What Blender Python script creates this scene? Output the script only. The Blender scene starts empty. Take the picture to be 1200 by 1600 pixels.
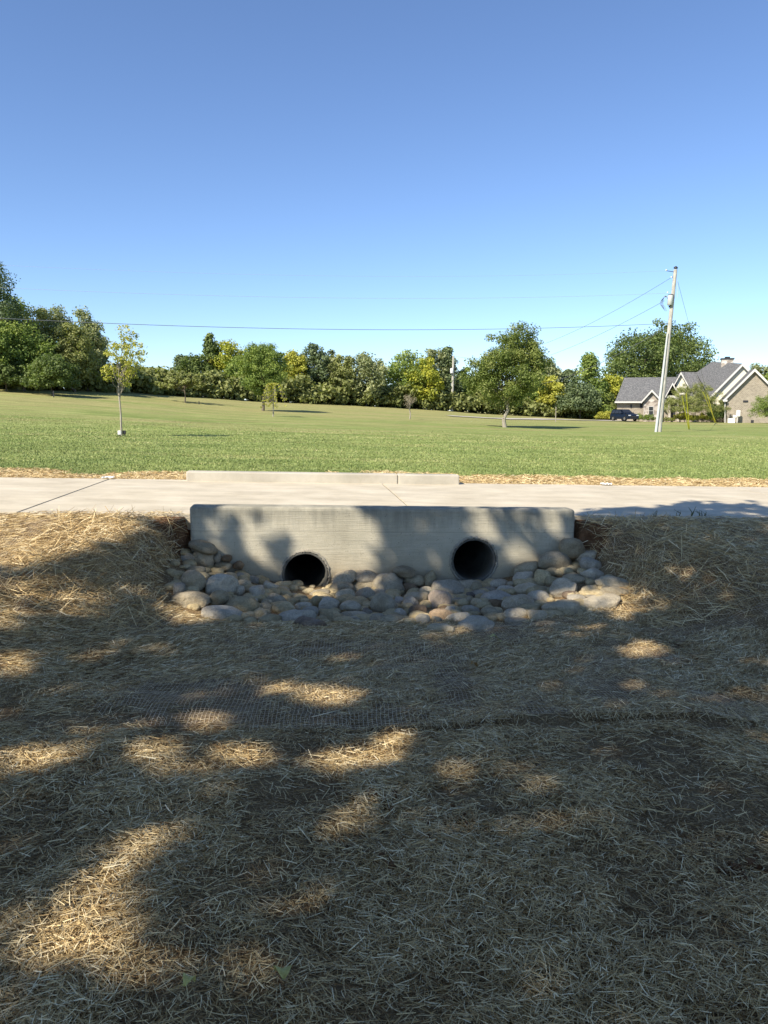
import bpy, bmesh, math, random
import numpy as np
from mathutils import Vector, Matrix
rng = np.random.default_rng(7); random.seed(7)
scn = bpy.context.scene
R = math.radians
# ------------------------------------------------------------------ camera, light, exposure
HC = 1.02; PITCH = R(7.5); F = 1200.0
cam_d = bpy.data.cameras.new('camera'); cam = bpy.data.objects.new('camera', cam_d); scn.collection.objects.link(cam)
cam_d.sensor_fit = 'VERTICAL'; cam_d.sensor_height = 36; cam_d.lens = 36*F/1600
cam_d.clip_start = .05; cam_d.clip_end = 5000
cam.location = (0, 0, HC); cam.rotation_euler = (R(90)-PITCH, 0, 0); scn.camera = cam
SUN = Vector((-.50, -.56, .67)).normalized()          # towards the sun
w = bpy.data.worlds.new('World'); scn.world = w; w.use_nodes = True
nt = w.node_tree; bg = nt.nodes['Background']
sky = nt.nodes.new('ShaderNodeTexSky'); sky.sky_type = 'NISHITA'; sky.sun_disc = False
sky.sun_elevation = math.asin(SUN.z); sky.sun_rotation = math.atan2(SUN.x, SUN.y)
sky.altitude = 900; sky.air_density = .95; sky.dust_density = .1; sky.ozone_density = 3.4
hs = nt.nodes.new('ShaderNodeMix'); hs.data_type = 'RGBA'; hs.blend_type = 'MULTIPLY'; hs.inputs[0].default_value = 1; hs.inputs[7].default_value = (.86, .90, .99, 1)
nt.links.new(sky.outputs[0], hs.inputs[6]); nt.links.new(hs.outputs[2], bg.inputs[0]); bg.inputs[1].default_value = .092
sl = bpy.data.lights.new('sun', 'SUN'); sl.energy = 3.9; sl.angle = R(.53); sl.color = (1, .92, .78)
so = bpy.data.objects.new('sun', sl); scn.collection.objects.link(so)
so.rotation_euler = SUN.to_track_quat('Z', 'Y').to_euler()
scn.view_settings.view_transform = 'Standard'; scn.view_settings.look = 'None'
scn.view_settings.exposure = 1.08; scn.view_settings.gamma = 1
# ------------------------------------------------------------------ helpers
C = scn.collection
def tag(o, label=None, cat=None, group=None, kind=None):
    if label: o['label'] = label
    if cat: o['category'] = cat
    if group: o['group'] = group
    if kind: o['kind'] = kind
    return o
def empty(name, loc, label=None, cat=None, group=None, rz=0):
    o = bpy.data.objects.new(name, None); C.objects.link(o); o.location = loc; o.rotation_euler.z = rz
    o.empty_display_size = .2
    return tag(o, label, cat, group)
def link(name, me, mat=None, parent=None, world=True):
    """one mesh object; the mesh is in world space, the parent is an unrotated Empty"""
    o = bpy.data.objects.new(name, me); C.objects.link(o)
    if mat is not None and not me.materials: me.materials.append(mat)
    if parent is not None:
        o.parent = parent
        if world:
            p = Vector((0, 0, 0)); q = parent
            while q: p += q.location; q = q.parent
            o.location = -p
    return o
def npmesh(name, V, Fc, smooth=False, tint=None):
    """V (n,3) and Fc (m,k) arrays -> mesh, optional per-face tint"""
    V = np.asarray(V, np.float32); Fc = np.asarray(Fc, np.int32)
    me = bpy.data.meshes.new(name); m, k = Fc.shape
    me.vertices.add(len(V)); me.vertices.foreach_set('co', V.ravel())
    me.loops.add(m*k); me.loops.foreach_set('vertex_index', Fc.ravel())
    me.polygons.add(m); me.polygons.foreach_set('loop_start', np.arange(0, m*k, k, dtype=np.int32))
    me.polygons.foreach_set('loop_total', np.full(m, k, np.int32))
    if smooth: me.polygons.foreach_set('use_smooth', np.ones(m, bool))
    if tint is not None:
        a = me.attributes.new('tint', 'FLOAT', 'FACE'); a.data.foreach_set('value', np.asarray(tint, np.float32))
    me.update(calc_edges=True)
    return me
def bm_me(name, bm, smooth=False):
    me = bpy.data.meshes.new(name); bmesh.ops.recalc_face_normals(bm, faces=bm.faces[:]); bm.to_mesh(me); bm.free()
    if smooth:
        for p in me.polygons: p.use_smooth = True
    return me
def prism(bm, pts, off):
    """polygon (any planar-ish ring) extruded by the vector off"""
    a = [bm.verts.new(Vector(p)) for p in pts]; b = [bm.verts.new(Vector(p)+Vector(off)) for p in pts]
    bm.faces.new(a); bm.faces.new(b[::-1]); n = len(a)
    for i in range(n): bm.faces.new((a[i], b[i], b[(i+1) % n], a[(i+1) % n]))
def box(bm, c, s, M=None, bev=0):
    r = bmesh.ops.create_cube(bm, size=1); vs = r['verts']
    for v in vs:
        v.co = Vector((v.co.x*s[0], v.co.y*s[1], v.co.z*s[2])) + Vector(c)
        if M is not None: v.co = M @ v.co
    if bev:
        es = list({e for v in vs for e in v.link_edges})
        bmesh.ops.bevel(bm, geom=es, offset=bev, segments=2, affect='EDGES', profile=.5)
def tube_arr(pts, rad, n=7, jit=0):
    pts = np.asarray(pts, float); rad = np.broadcast_to(np.asarray(rad, float), (len(pts),))
    d = np.gradient(pts, axis=0); d /= np.linalg.norm(d, axis=1)[:, None]+1e-9
    ref = np.array([0, 0, 1.]) if abs(d[:, 2]).mean() < .8 else np.array([1., 0, 0])
    a = np.cross(d, ref); a /= np.linalg.norm(a, axis=1)[:, None]+1e-9; b = np.cross(d, a)
    t = np.linspace(0, 2*np.pi, n, endpoint=False)
    V = pts[:, None] + rad[:, None, None]*(a[:, None]*np.cos(t)[None, :, None]+b[:, None]*np.sin(t)[None, :, None])
    V = V.reshape(-1, 3); Fs = []
    for i in range(len(pts)-1):
        for j in range(n):
            Fs.append((i*n+j, i*n+(j+1) % n, (i+1)*n+(j+1) % n, (i+1)*n+j))
    return V, np.array(Fs)
def join(parts):
    Vs, Fs, o = [], [], 0
    for V, Fc in parts: Vs.append(V); Fs.append(Fc+o); o += len(V)
    return np.concatenate(Vs), np.concatenate(Fs)
# value noise, vectorised
_tab = np.random.default_rng(3).random((256, 256))
def vn(x, y):
    x = np.asarray(x, float); y = np.asarray(y, float)
    xi = np.floor(x).astype(int); yi = np.floor(y).astype(int); fx = x-xi; fy = y-yi
    fx = fx*fx*(3-2*fx); fy = fy*fy*(3-2*fy)
    a = _tab[xi & 255, yi & 255]; b = _tab[(xi+1) & 255, yi & 255]; c = _tab[xi & 255, (yi+1) & 255]; d = _tab[(xi+1) & 255, (yi+1) & 255]
    return (a*(1-fx)+b*fx)*(1-fy)+(c*(1-fx)+d*fx)*fy
def fbm(x, y, o=4):
    s = 0; a = .5
    for i in range(o): s = s+a*vn(x*2**i+17*i, y*2**i+31*i); a *= .5
    return s/(1-.5**o)
def sstep(a, b, x):
    t = np.clip((x-a)/(b-a), 0, 1); return t*t*(3-2*t)
# ------------------------------------------------------------------ the lie of the land
AR = .11; CA, SA = math.cos(AR), math.sin(AR)
UC = .8375; HWL = 1.86                       # headwall middle along the path, half length
V0, V1 = 7.24, 7.46                          # headwall front and back
VP1 = 11.07                                  # far edge of the path
GR = .023                                    # the path climbs to the left
def uv(x, y): return x*CA+y*SA-UC, -x*SA+y*CA
def xy(u, v): u = u+UC; return u*CA-v*SA, u*SA+v*CA
def grade(u): return -GR*np.clip(u, -60, 14)
def PW(u, v, z=0):                           # path frame -> world, z above the path surface
    x, y = xy(u, v); return Vector((x, y, z+float(grade(u))))
tlx = [-400, 0, 100, 200, 300, 400, 500, 600, 700, 800, 900, 1000, 1200, 1700]
tly = [600, 606, 609, 612, 619, 626, 631, 636, 642, 649, 654, 658, 659, 659]
tlD = [65, 68, 72, 80, 88, 94, 98, 102, 106, 110, 112, 112, 110, 110]
def T(x, y):
    x = np.asarray(x, float); y = np.asarray(y, float)
    u, v = uv(x, y); g = grade(u)
    dv = V0-v; au = np.abs(u)
    # near side: bank, channel, pit
    bank = -.03-.44*sstep(0, 3.4, V1-v)
    floor = -.625+.12*sstep(1.5, 5.5, dv)
    side = .30*np.clip(au/1.9, 0, 1.2)**2.6*(1-sstep(.3, 1.9, dv))
    wa = 1.87+.1*sstep(0, .6, dv); wb = 1.93+.27*sstep(-.02, .22, dv)+1.5*sstep(.1, 2.6, dv)
    k = sstep(wa, wb, au)
    pit = -.06*(1-sstep(1.1, 1.55, dv))*(1-k)                 # the rocks sit in a shallow pan
    near = (floor+side+pit)*(1-k)+bank*k
    amp = np.clip((V1-v)*2, 0, 1)
    near = near+amp*(.035*(fbm(x*1.3+5, y*1.3, 3)-.5)*2+.02*(fbm(x*6, y*6, 3)-.5)*2)
    # the blanket ends in a lip in front of the rocks
    near = near+.027*sstep(-.012, .012, v-(3.62+.05*np.sin(u*2.3)-.06*np.sin(u*.9)))*sstep(-1.3, .4, u)*(1-sstep(1.0, 1.9, u))
    # far side
    px = 600+1200*x/np.maximum(y, 1)
    D = np.interp(px, tlx, tlD); zt = HC+D*(642-np.interp(px, tlx, tly))/1200
    yy = np.clip((y-12)/(D-12), 0, 1)
    far = (g-.03)*(1-yy)+(zt)*yy**2+(1-yy)*0
    far = far+sstep(13, 30, y)*.10*(fbm(x*.15, y*.15, 3)-.5)+.015*(fbm(x*3, y*3, 2)-.5)
    return np.where(v < 9, near+g, far)
def ray(px, py):
    a = (px-600)/F; b = (800-py)/F; c, s = math.cos(PITCH), math.sin(PITCH)
    return np.array([a, c+b*s, -s+b*c])
def at(px, py, Y):
    d = ray(px, py); return Vector(d*(Y/d[1])+np.array([0, 0, HC]))
SS = np.geomspace(.8, 900, 3000)
def hit(px, py, lift=0., fn=T):
    d = ray(px, py); P = d[None]*SS[:, None]; P[:, 2] += HC
    below = P[:, 2] < fn(P[:, 0], P[:, 1])+lift
    i = int(np.argmax(below)) if below.any() else len(SS)-1
    return Vector(P[i])
def proj(P):
    P = np.asarray(P, float); x, y, z = P[..., 0], P[..., 1], P[..., 2]-HC
    c, s = math.cos(PITCH), math.sin(PITCH); dep = y*c-z*s
    dep = np.where(np.abs(dep) < 1e-3, 1e-3, dep)
    return 600+F*x/dep, 800-F*(y*s+z*c)/dep, dep
# ------------------------------------------------------------------ materials
def mat(name, col, rough=.9, nodes=None, spec=.3, metal=0, double=False):
    m = bpy.data.materials.new(name); m.use_nodes = True; nt = m.node_tree
    b = nt.nodes['Principled BSDF']; b.inputs['Base Color'].default_value = (*col, 1)
    b.inputs['Roughness'].default_value = rough; b.inputs['Specular IOR Level'].default_value = spec
    b.inputs['Metallic'].default_value = metal
    if nodes: nodes(nt, b)
    return m
class NB:
    def __init__(s, nt): s.nt = nt; s.geo = None
    def n(s, t, **k):
        o = s.nt.nodes.new(t)
        for a, b in k.items(): setattr(o, a, b)
        return o
    def l(s, a, b): s.nt.links.new(a, b)
    def pos(s):
        if not s.geo: s.geo = s.n('ShaderNodeNewGeometry')
        return s.geo.outputs['Position']
    def mapped(s, scale=(1, 1, 1), rot=(0, 0, 0), src=None):
        m = s.n('ShaderNodeMapping'); m.inputs['Scale'].default_value = scale; m.inputs['Rotation'].default_value = rot
        s.l(src or s.pos(), m.inputs[0]); return m.outputs[0]
    def noise(s, scale, detail=4, rough=.6, vec=None, dist=0):
        o = s.n('ShaderNodeTexNoise'); o.inputs['Scale'].default_value = scale; o.inputs['Detail'].default_value = detail
        o.inputs['Roughness'].default_value = rough; o.inputs['Distortion'].default_value = dist
        s.l(vec or s.pos(), o.inputs['Vector']); return o.outputs['Fac']
    def ramp(s, fac, stops):
        o = s.n('ShaderNodeValToRGB'); e = o.color_ramp.elements
        while len(e) < len(stops): e.new(.5)
        for i, (p, c) in enumerate(stops):
            e[i].position = p; e[i].color = (*c, 1) if len(c) == 3 else c
        s.l(fac, o.inputs[0]); return o.outputs[0]
    def mix(s, fac, a, b, mode='MIX'):
        o = s.n('ShaderNodeMix', data_type='RGBA', blend_type=mode)
        if isinstance(fac, (int, float)): o.inputs[0].default_value = fac
        else: s.l(fac, o.inputs[0])
        for i, x in ((6, a), (7, b)):
            if isinstance(x, tuple): o.inputs[i].default_value = (*x, 1)
            else: s.l(x, o.inputs[i])
        return o.outputs[2]
    def math(s, op, a, b=None):
        o = s.n('ShaderNodeMath', operation=op)
        for i, x in enumerate((a, b)):
            if x is None: continue
            if isinstance(x, (int, float)): o.inputs[i].default_value = x
            else: s.l(x, o.inputs[i])
        return o.outputs[0]
    def attr(s, name): o = s.n('ShaderNodeAttribute', attribute_name=name); return o.outputs['Fac']
    def bump(s, h, b, strength=.5, dist=.02):
        o = s.n('ShaderNodeBump'); o.inputs['Strength'].default_value = strength; o.inputs['Distance'].default_value = dist
        s.l(h, o.inputs['Height']); s.l(o.outputs[0], b.inputs['Normal'])
def g(v): return (v, v, v)
def soil_nodes(nt, b):
    q = NB(nt); a = q.noise(2.2, 5); c = q.noise(38, 6, .75)
    st = q.noise(110, 4, .8, vec=q.mapped((.7, 1.5, 1), (0, 0, .3)))
    base = q.ramp(a, [(.35, (.13, .07, .032)), (.5, (.2, .125, .06)), (.65, (.27, .185, .095))])
    straw = q.ramp(st, [(.4, (.1, .065, .03)), (.52, (.3, .21, .11)), (.64, (.58, .46, .28))])
    q.l(q.mix(q.ramp(c, [(.35, g(.2)), (.6, g(.95))]), base, straw), b.inputs['Base Color'])
    q.bump(q.math('ADD', st, c), b, .7, .02)
M_soil = mat('straw_covered_soil', (.2, .15, .1), 1, soil_nodes, .1)
def clay_nodes(nt, b):
    q = NB(nt); a = q.noise(9, 6, .7); q.l(q.ramp(a, [(.3, (.09, .045, .023)), (.5, (.19, .1, .05)), (.7, (.3, .175, .095))]), b.inputs['Base Color'])
    q.bump(q.noise(22, 6, .7), b, 1, .06)
M_clay = mat('red_clay', (.3, .14, .07), 1, clay_nodes, .1)
def lawn_nodes(nt, b):
    q = NB(nt)
    big = q.noise(.06, 4, .6, vec=q.mapped((1, 1.7, 1))); mid = q.noise(.7, 5, .65, vec=q.mapped((.5, 1.6, 1)))
    fine = q.noise(16, 5, .8, vec=q.mapped((1, .45, 1)))
    stripe = q.noise(1.0, 2, .5, vec=q.mapped((.03, .55, 1), (0, 0, .06)))
    c1 = q.ramp(mid, [(.33, (.155, .205, .055)), (.5, (.215, .26, .08)), (.68, (.3, .32, .12))])
    # dry, olive cast towards the upper left of the field
    sx = q.n('ShaderNodeSeparateXYZ'); q.l(q.pos(), sx.inputs[0])
    dry = q.math('ADD', q.math('MULTIPLY', q.math('SUBTRACT', sx.outputs[1], 22), .012), q.math('MULTIPLY', sx.outputs[0], -.008))
    dry = q.math('ADD', dry, q.math('MULTIPLY', q.math('SUBTRACT', big, .5), 1.6))
    dry = q.math('ADD', dry, q.math('MULTIPLY', q.math('SUBTRACT', stripe, .5), 2.2))
    dr = q.n('ShaderNodeClamp'); q.l(dry, dr.inputs[0]); dr.inputs[2].default_value = .8
    c2 = q.mix(dr.outputs[0], c1, (.32, .285, .125))
    st2 = q.noise(1.0, 4, .8, vec=q.mapped((.22, 2.2, 1), (0, 0, .05)))
    c2 = q.mix(.8, c2, q.ramp(st2, [(.32, g(.62)), (.5, g(1)), (.68, g(1.3))]), 'MULTIPLY')
    c2 = q.mix(q.ramp(q.noise(2.6, 5, .8), [(.6, g(0)), (.72, g(.55))]), c2, (.42, .37, .2))
    c3 = q.mix(.75, c2, q.ramp(fine, [(.3, g(.45)), (.5, g(1)), (.72, g(1.6))]), 'MULTIPLY')
    # straw border along the path
    v = q.math('SUBTRACT', q.math('MULTIPLY', sx.outputs[1], CA), q.math('MULTIPLY', sx.outputs[0], SA))
    v = q.math('ADD', v, q.math('MULTIPLY', q.math('SUBTRACT', q.noise(1.6, 5, .7), .5), 1.5))
    edge = q.n('ShaderNodeMapRange'); q.l(v, edge.inputs[0]); edge.inputs[1].default_value = VP1+1.35; edge.inputs[2].default_value = VP1+1.75
    st = q.ramp(q.noise(45, 4, .8, vec=q.mapped((.5, 1, 1))), [(.35, (.2, .13, .07)), (.5, (.42, .32, .18)), (.65, (.6, .49, .3))])
    q.l(q.mix(edge.outputs[0], st, c3), b.inputs['Base Color'])
    q.bump(fine, b, .8, .05)
M_lawn = mat('mown_lawn', (.12, .17, .05), 1, lawn_nodes, .05)
def conc(c0, c1, c2, seam=False):
    def f(nt, b):
        q = NB(nt)
        a = q.noise(1.6, 6, .65); s = q.noise(180, 3, .8); brush = q.noise(26, 4, .7, vec=q.mapped((.12, .12, 2.2)))
        base = q.ramp(a, [(.3, c0), (.5, c1), (.7, c2)])
        base = q.mix(.5, base, q.ramp(s, [(.3, g(.78)), (.5, g(1)), (.7, g(1.15))]), 'MULTIPLY')
        if seam:
            # weathered top band with drips, faint form line
            sx = q.n('ShaderNodeSeparateXYZ'); q.l(q.pos(), sx.inputs[0])
            z = q.math('ADD', sx.outputs[2], q.math('MULTIPLY', sx.outputs[0], GR))
            drip = q.noise(13, 4, .7, vec=q.mapped((1, 1, .10)))
            zz = q.math('ADD', z, q.math('MULTIPLY', q.math('SUBTRACT', drip, .5), .42))
            band = q.n('ShaderNodeMapRange'); q.l(zz, band.inputs[0]); band.inputs[1].default_value = -.12; band.inputs[2].default_value = .11
            st = q.math('MULTIPLY', band.outputs[0], q.math('MULTIPLY', q.noise(4, 3), 1.25))
            base = q.mix(st, base, (.17, .165, .135))
            base = q.mix(.35, base, q.ramp(brush, [(.35, g(.8)), (.55, g(1.05))]), 'MULTIPLY')
            ln = q.math('ABSOLUTE', q.math('ADD', z, q.math('ADD', .125, q.math('MULTIPLY', q.noise(3, 3), .012))))
            lm = q.n('ShaderNodeMapRange'); q.l(ln, lm.inputs[0]); lm.inputs[1].default_value = 0; lm.inputs[2].default_value = .006
            lm.inputs[3].default_value = .35; lm.inputs[4].default_value = 0
            base = q.mix(lm.outputs[0], base, (.12, .115, .1))
            low = q.n('ShaderNodeMapRange'); q.l(q.math('ADD', z, q.math('MULTIPLY', q.noise(5, 5, .7), .25)), low.inputs[0])
            low.inputs[1].default_value = -.42; low.inputs[2].default_value = -.15; low.inputs[3].default_value = .55; low.inputs[4].default_value = 0
            base = q.mix(low.outputs[0], base, (.33, .26, .165))
            base = q.mix(q.ramp(q.noise(75, 2, .5), [(.66, g(0)), (.72, g(.55))]), base, (.12, .11, .09))
            base = q.mix(q.ramp(q.noise(2.3, 6, .75, vec=q.mapped((1, 1, .5))), [(.5, g(0)), (.75, g(.4))]), base, (.24, .215, .16))
            q.bump(q.math('ADD', brush, q.math('MULTIPLY', s, .6)), b, .45, .012)
        else:
            q.bump(s, b, .25, .006)
            base = q.mix(.7, base, q.ramp(q.noise(.9, 5, .7, vec=q.mapped((1, 3, 1))), [(.35, g(.8)), (.6, g(1.06))]), 'MULTIPLY')
            base = q.mix(q.ramp(q.noise(2.1, 6, .75), [(.56, g(0)), (.7, g(.3))]), base, (.3, .245, .17))
        q.l(base, b.inputs['Base Color'])
    return f
M_path = mat('path_concrete', (.5, .45, .37), .9, conc((.47, .41, .305), (.54, .475, .36), (.6, .53, .41)), .2)
M_curb = mat('curb_concrete', (.45, .42, .35), .9, conc((.38, .35, .285), (.46, .42, .345), (.52, .48, .4)), .2)
M_wall = mat('headwall_concrete', (.42, .39, .32), .9, conc((.41, .375, .285), (.5, .455, .35), (.57, .525, .41), True), .2)
M_mortar = mat('rough_mortar', (.3, .28, .23), 1, conc((.2, .18, .14), (.32, .29, .235), (.42, .385, .31)), .1)
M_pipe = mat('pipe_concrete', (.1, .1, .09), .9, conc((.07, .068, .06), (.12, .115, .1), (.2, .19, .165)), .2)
def rockm(name, a, b_, c):
    def f(nt, b):
        q = NB(nt); tc = q.n('ShaderNodeTexCoord'); oi = q.n('ShaderNodeObjectInfo')
        ad = q.n('ShaderNodeVectorMath', operation='ADD'); q.l(tc.outputs['Object'], ad.inputs[0])
        sc = q.n('ShaderNodeVectorMath', operation='SCALE'); q.l(oi.outputs['Random'], sc.inputs['Scale']); sc.inputs[0].default_value = (37, 11, 5)
        q.l(sc.outputs[0], ad.inputs[1]); P = ad.outputs[0]
        n1 = q.noise(7, 6, .65, vec=P); n2 = q.noise(70, 5, .85, vec=P); n3 = q.noise(22, 5, .7, vec=P, dist=1.2)
        col = q.ramp(n1, [(.3, a), (.5, b_), (.7, c)])
        col = q.mix(.65, col, q.ramp(n2, [(.32, g(.5)), (.5, g(1)), (.68, g(1.4))]), 'MULTIPLY')
        col = q.mix(q.ramp(n3, [(.55, g(0)), (.7, g(.45))]), col, (.33, .26, .165))
        hs = q.n('ShaderNodeHueSaturation'); q.l(col, hs.inputs['Color'])
        q.l(q.math('ADD', .78, q.math('MULTIPLY', oi.outputs['Random'], .42)), hs.inputs['Value'])
        q.l(q.math('ADD', .6, q.math('MULTIPLY', q.math('FRACT', q.math('MULTIPLY', oi.outputs['Random'], 7.3)), .55)), hs.inputs['Saturation'])
        q.l(hs.outputs[0], b.inputs['Base Color'])
        q.bump(q.math('ADD', n2, q.math('MULTIPLY', n3, 1.8)), b, .9, .02)
    return mat(name, b_, .85, f, .25)
M_rock = {'g': rockm('river_stone', (.38, .30, .18), (.52, .425, .265), (.64, .54, .36)),
          't': rockm('tan_stone', (.32, .26, .175), (.43, .36, .25), (.5, .43, .31)),
          'b': rockm('brown_stone', (.15, .1, .06), (.26, .18, .11), (.36, .28, .18)),
          'o': rockm('ochre_stone', (.3, .19, .1), (.46, .31, .17), (.52, .42, .28))}
def leafm(name, dark, mid, light, trans=.35):
    m = bpy.data.materials.new(name); m.use_nodes = True; nt = m.node_tree; b = nt.nodes['Principled BSDF']; q = NB(nt)
    t = q.attr('tint'); col = q.ramp(t, [(0, dark), (.5, mid), (1, light)])
    q.l(col, b.inputs['Base Color']); b.inputs['Roughness'].default_value = .6; b.inputs['Specular IOR Level'].default_value = .3
    tr = q.n('ShaderNodeBsdfTranslucent'); q.l(q.mix(1.0, col, (1.0, 1.15, .5), 'MULTIPLY'), tr.inputs[0])
    mx = q.n('ShaderNodeMixShader'); mx.inputs[0].default_value = trans
    q.l(b.outputs[0], mx.inputs[1]); q.l(tr.outputs[0], mx.inputs[2]); q.l(mx.outputs[0], nt.nodes['Material Output'].inputs[0])
    return m
LF = {'dark': leafm('dark_foliage', (0.0728, 0.106, 0.0331), (0.135, 0.182, 0.0515), (0.229, 0.278, 0.0828)),
      'green': leafm('green_foliage', (0.104, 0.154, 0.0368), (0.208, 0.278, 0.0644), (0.354, 0.403, 0.101)),
      'olive': leafm('olive_foliage', (0.146, 0.163, 0.0552), (0.27, 0.288, 0.101), (0.416, 0.422, 0.166)),
      'grey': leafm('grey_green_foliage', (0.166, 0.192, 0.092), (0.291, 0.317, 0.156), (0.458, 0.461, 0.239)),
      'blue': leafm('bluish_foliage', (0.0832, 0.115, 0.0589), (0.156, 0.202, 0.0957), (0.25, 0.298, 0.147)),
      'yellow': leafm('yellow_green_foliage', (0.203, 0.23, 0.0345), (0.39, 0.403, 0.0552), (0.593, 0.547, 0.0828)),
      'gold': leafm('golden_foliage', (0.24, 0.24, 0.036), (0.432, 0.408, 0.066), (0.6, 0.6, 0.132)),
      'lime': leafm('lime_foliage', (.27, .27, .05), (.44, .42, .08), (.58, .54, .14)),
      'tan': leafm('dry_twig_foliage', (0.192, 0.156, 0.096), (0.288, 0.24, 0.156), (0.384, 0.324, 0.216), .1),
      'canopy': leafm('canopy_foliage', (.28, .27, .06), (.42, .38, .1), (.52, .46, .16), .7),
      'maple': leafm('maple_foliage', (0.085, 0.118, 0.025), (0.17, 0.216, 0.05), (0.339, 0.352, 0.113))}
def bark_nodes(c0, c1):
    def f(nt, b):
        q = NB(nt); n = q.noise(14, 5, .7, vec=q.mapped((1, 1, .2))); q.l(q.ramp(n, [(.35, c0), (.65, c1)]), b.inputs['Base Color']); q.bump(n, b, .8, .03)
    return f
M_bark = mat('bark', (.12, .1, .08), 1, bark_nodes((.07, .055, .04), (.2, .17, .13)), .1)
M_bark2 = mat('pale_bark', (.3, .27, .22), 1, bark_nodes((.2, .17, .13), (.42, .38, .31)), .1)
M_pole = mat('weathered_pole_wood', (.5, .48, .43), .95, bark_nodes((.3, .28, .24), (.54, .52, .46)), .1)
M_white = mat('white_paint', (.75, .74, .7), .6)
M_dark = mat('dark_metal', (.03, .03, .035), .5)
M_wire = mat('wire_aluminium', (.16, .17, .19), .5, metal=.3)
M_wire2 = mat('bright_wire', (.5, .52, .55), .4, metal=.3)
M_guard = mat('yellow_plastic', (.95, .85, .08), .5)
M_trans = mat('transformer_paint', (.5, .52, .5), .45)
def tintm(name, stops, rough=.8, spec=.2, tr=0):
    def f(nt, b):
        q = NB(nt); q.l(q.ramp(q.attr('tint'), stops), b.inputs['Base Color'])
    return mat(name, stops[1][1], rough, f, spec)
M_straw = tintm('straw', [(0, (.19, .11, .045)), (.35, (.43, .30, .135)), (.7, (.71, .55, .29)), (1, (.93, .80, .53))], .7, .25)
M_net = mat('jute_netting', (.62, .49, .33), .9)
M_grass = tintm('grass_blades', [(0, (.13, .18, .05)), (.4, (.2, .25, .075)), (.75, (.28, .32, .105)), (1, (.48, .44, .21))], .6, .3)
# ------------------------------------------------------------------ ground sheets
def sheet(name, xs, ys, keep, material, zoff=0, pathframe=False):
    X, Y = np.meshgrid(xs, ys)
    if pathframe: X, Y = xy(X, Y)
    Z = T(X, Y)+zoff; n, m = X.shape; V = np.stack([X, Y, Z], -1).reshape(-1, 3)
    idx = np.arange(n*m).reshape(n, m)
    Fc = np.stack([idx[:-1, :-1], idx[:-1, 1:], idx[1:, 1:], idx[1:, :-1]], -1).reshape(-1, 4)
    c = V[Fc].mean(1); k = keep(c[:, 0], c[:, 1]); Fc = Fc[k]
    me = npmesh(name, V, Fc, True); me.materials.append(material)
    return me, c[k]
def grow(a, b, fine, step, rate, lim):
    """symmetric-ish spacing: fine inside [a,b], growing outside to lim"""
    L = list(np.arange(a, b+1e-6, fine)); s = step; x = b
    while x < lim[1]: x += s; s *= rate; L.append(x)
    s = step; x = a; lo = []
    while x > lim[0]: x -= s; s *= rate; lo.append(x)
    return np.array(lo[::-1]+L)
us = grow(-4.5-HWL+1.86, 4.5, .04, .05, 1.12, (-60, 60)); us = np.sort(np.concatenate([us[np.abs(np.abs(us)-HWL) > .015], [-HWL-.002, HWL+.002]]))
vs_ = np.concatenate([np.arange(-30, .9, .8), np.arange(.9, V0-.03, .04), [V0, V0+.06, V0+.12, V0+.18, V1, V1+.1, V1+.3]])
def keep_near(x, y):
    u, v = uv(x, y); return ~((np.abs(u) < HWL) & (v > V0))
me, cc = sheet('soil_bank', us, vs_, keep_near, M_soil, pathframe=True)
me.materials.append(M_clay)
u_, v_ = uv(cc[:, 0], cc[:, 1])
clay = (np.abs(np.abs(u_)-2.02) < .17+.05*np.sin(v_*40)) & (v_ > V0-.22-.12*vn(u_*9, v_*9)) & (v_ < V1+.05) | ((np.abs(u_) < 1.95) & (v_ > V0-.02))
me.polygons.foreach_set('material_index', clay.astype(np.int32))
ground = tag(link('ground', me), 'brown soil bank under straw sloping down to the culvert', kind='structure')
xs = grow(-20, 20, .25, .3, 1.09, (-900, 900)); ys = np.concatenate([np.arange(9, 30, .2), np.arange(30, 130, .8)]); s = 1.0; y_ = 130.
L = []
while y_ < 1600: L.append(y_); y_ += s; s *= 1.15
ys = np.concatenate([ys, L])
def keep_far(x, y): return uv(x, y)[1] > VP1-.25
me, _ = sheet('lawn', xs, ys, keep_far, M_lawn)
lawn = tag(link('lawn', me), 'wide mown lawn rising gently to the left towards the trees', kind='structure')
# ------------------------------------------------------------------ path of concrete slabs
path = tag(empty('path', (0, 0, 0)), 'pale concrete path crossing above the culvert', kind='structure')
def uat(px, py):                     # path coordinate of a pixel on the path surface
    d = ray(px, py); z0 = 0.
    for _ in range(4):
        s = (z0-HC)/d[2]; p = d*s; u, v = uv(p[0], p[1]); z0 = float(grade(u))
    return float(u)
J = [-22, -18, -13.4, -9, (uat(175, 748)+uat(30, 798))/2, (uat(597, 757)+uat(636, 787))/2, 5.6, 9.9, 14, 18.5, 23]
for i in range(len(J)-1):
    bm = bmesh.new(); a, b = J[i]+.006, J[i+1]-.006; n = 6
    rows = [[(V1+.003, VP1)[j] for j in (0, 1)]]
    top = []
    pts = [PW(a, V1+.003, 0), PW(b, V1+.003, 0), PW(b, VP1, 0), PW(a, VP1, 0)]
    prism(bm, pts, (0, 0, -.16)); bmesh.ops.bevel(bm, geom=bm.edges[:], offset=.008, segments=2, affect='EDGES')
    link('slab', bm_me('slab', bm), M_path, path)
M_joint = mat('joint_filler', (.07, .055, .04), 1)
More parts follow.
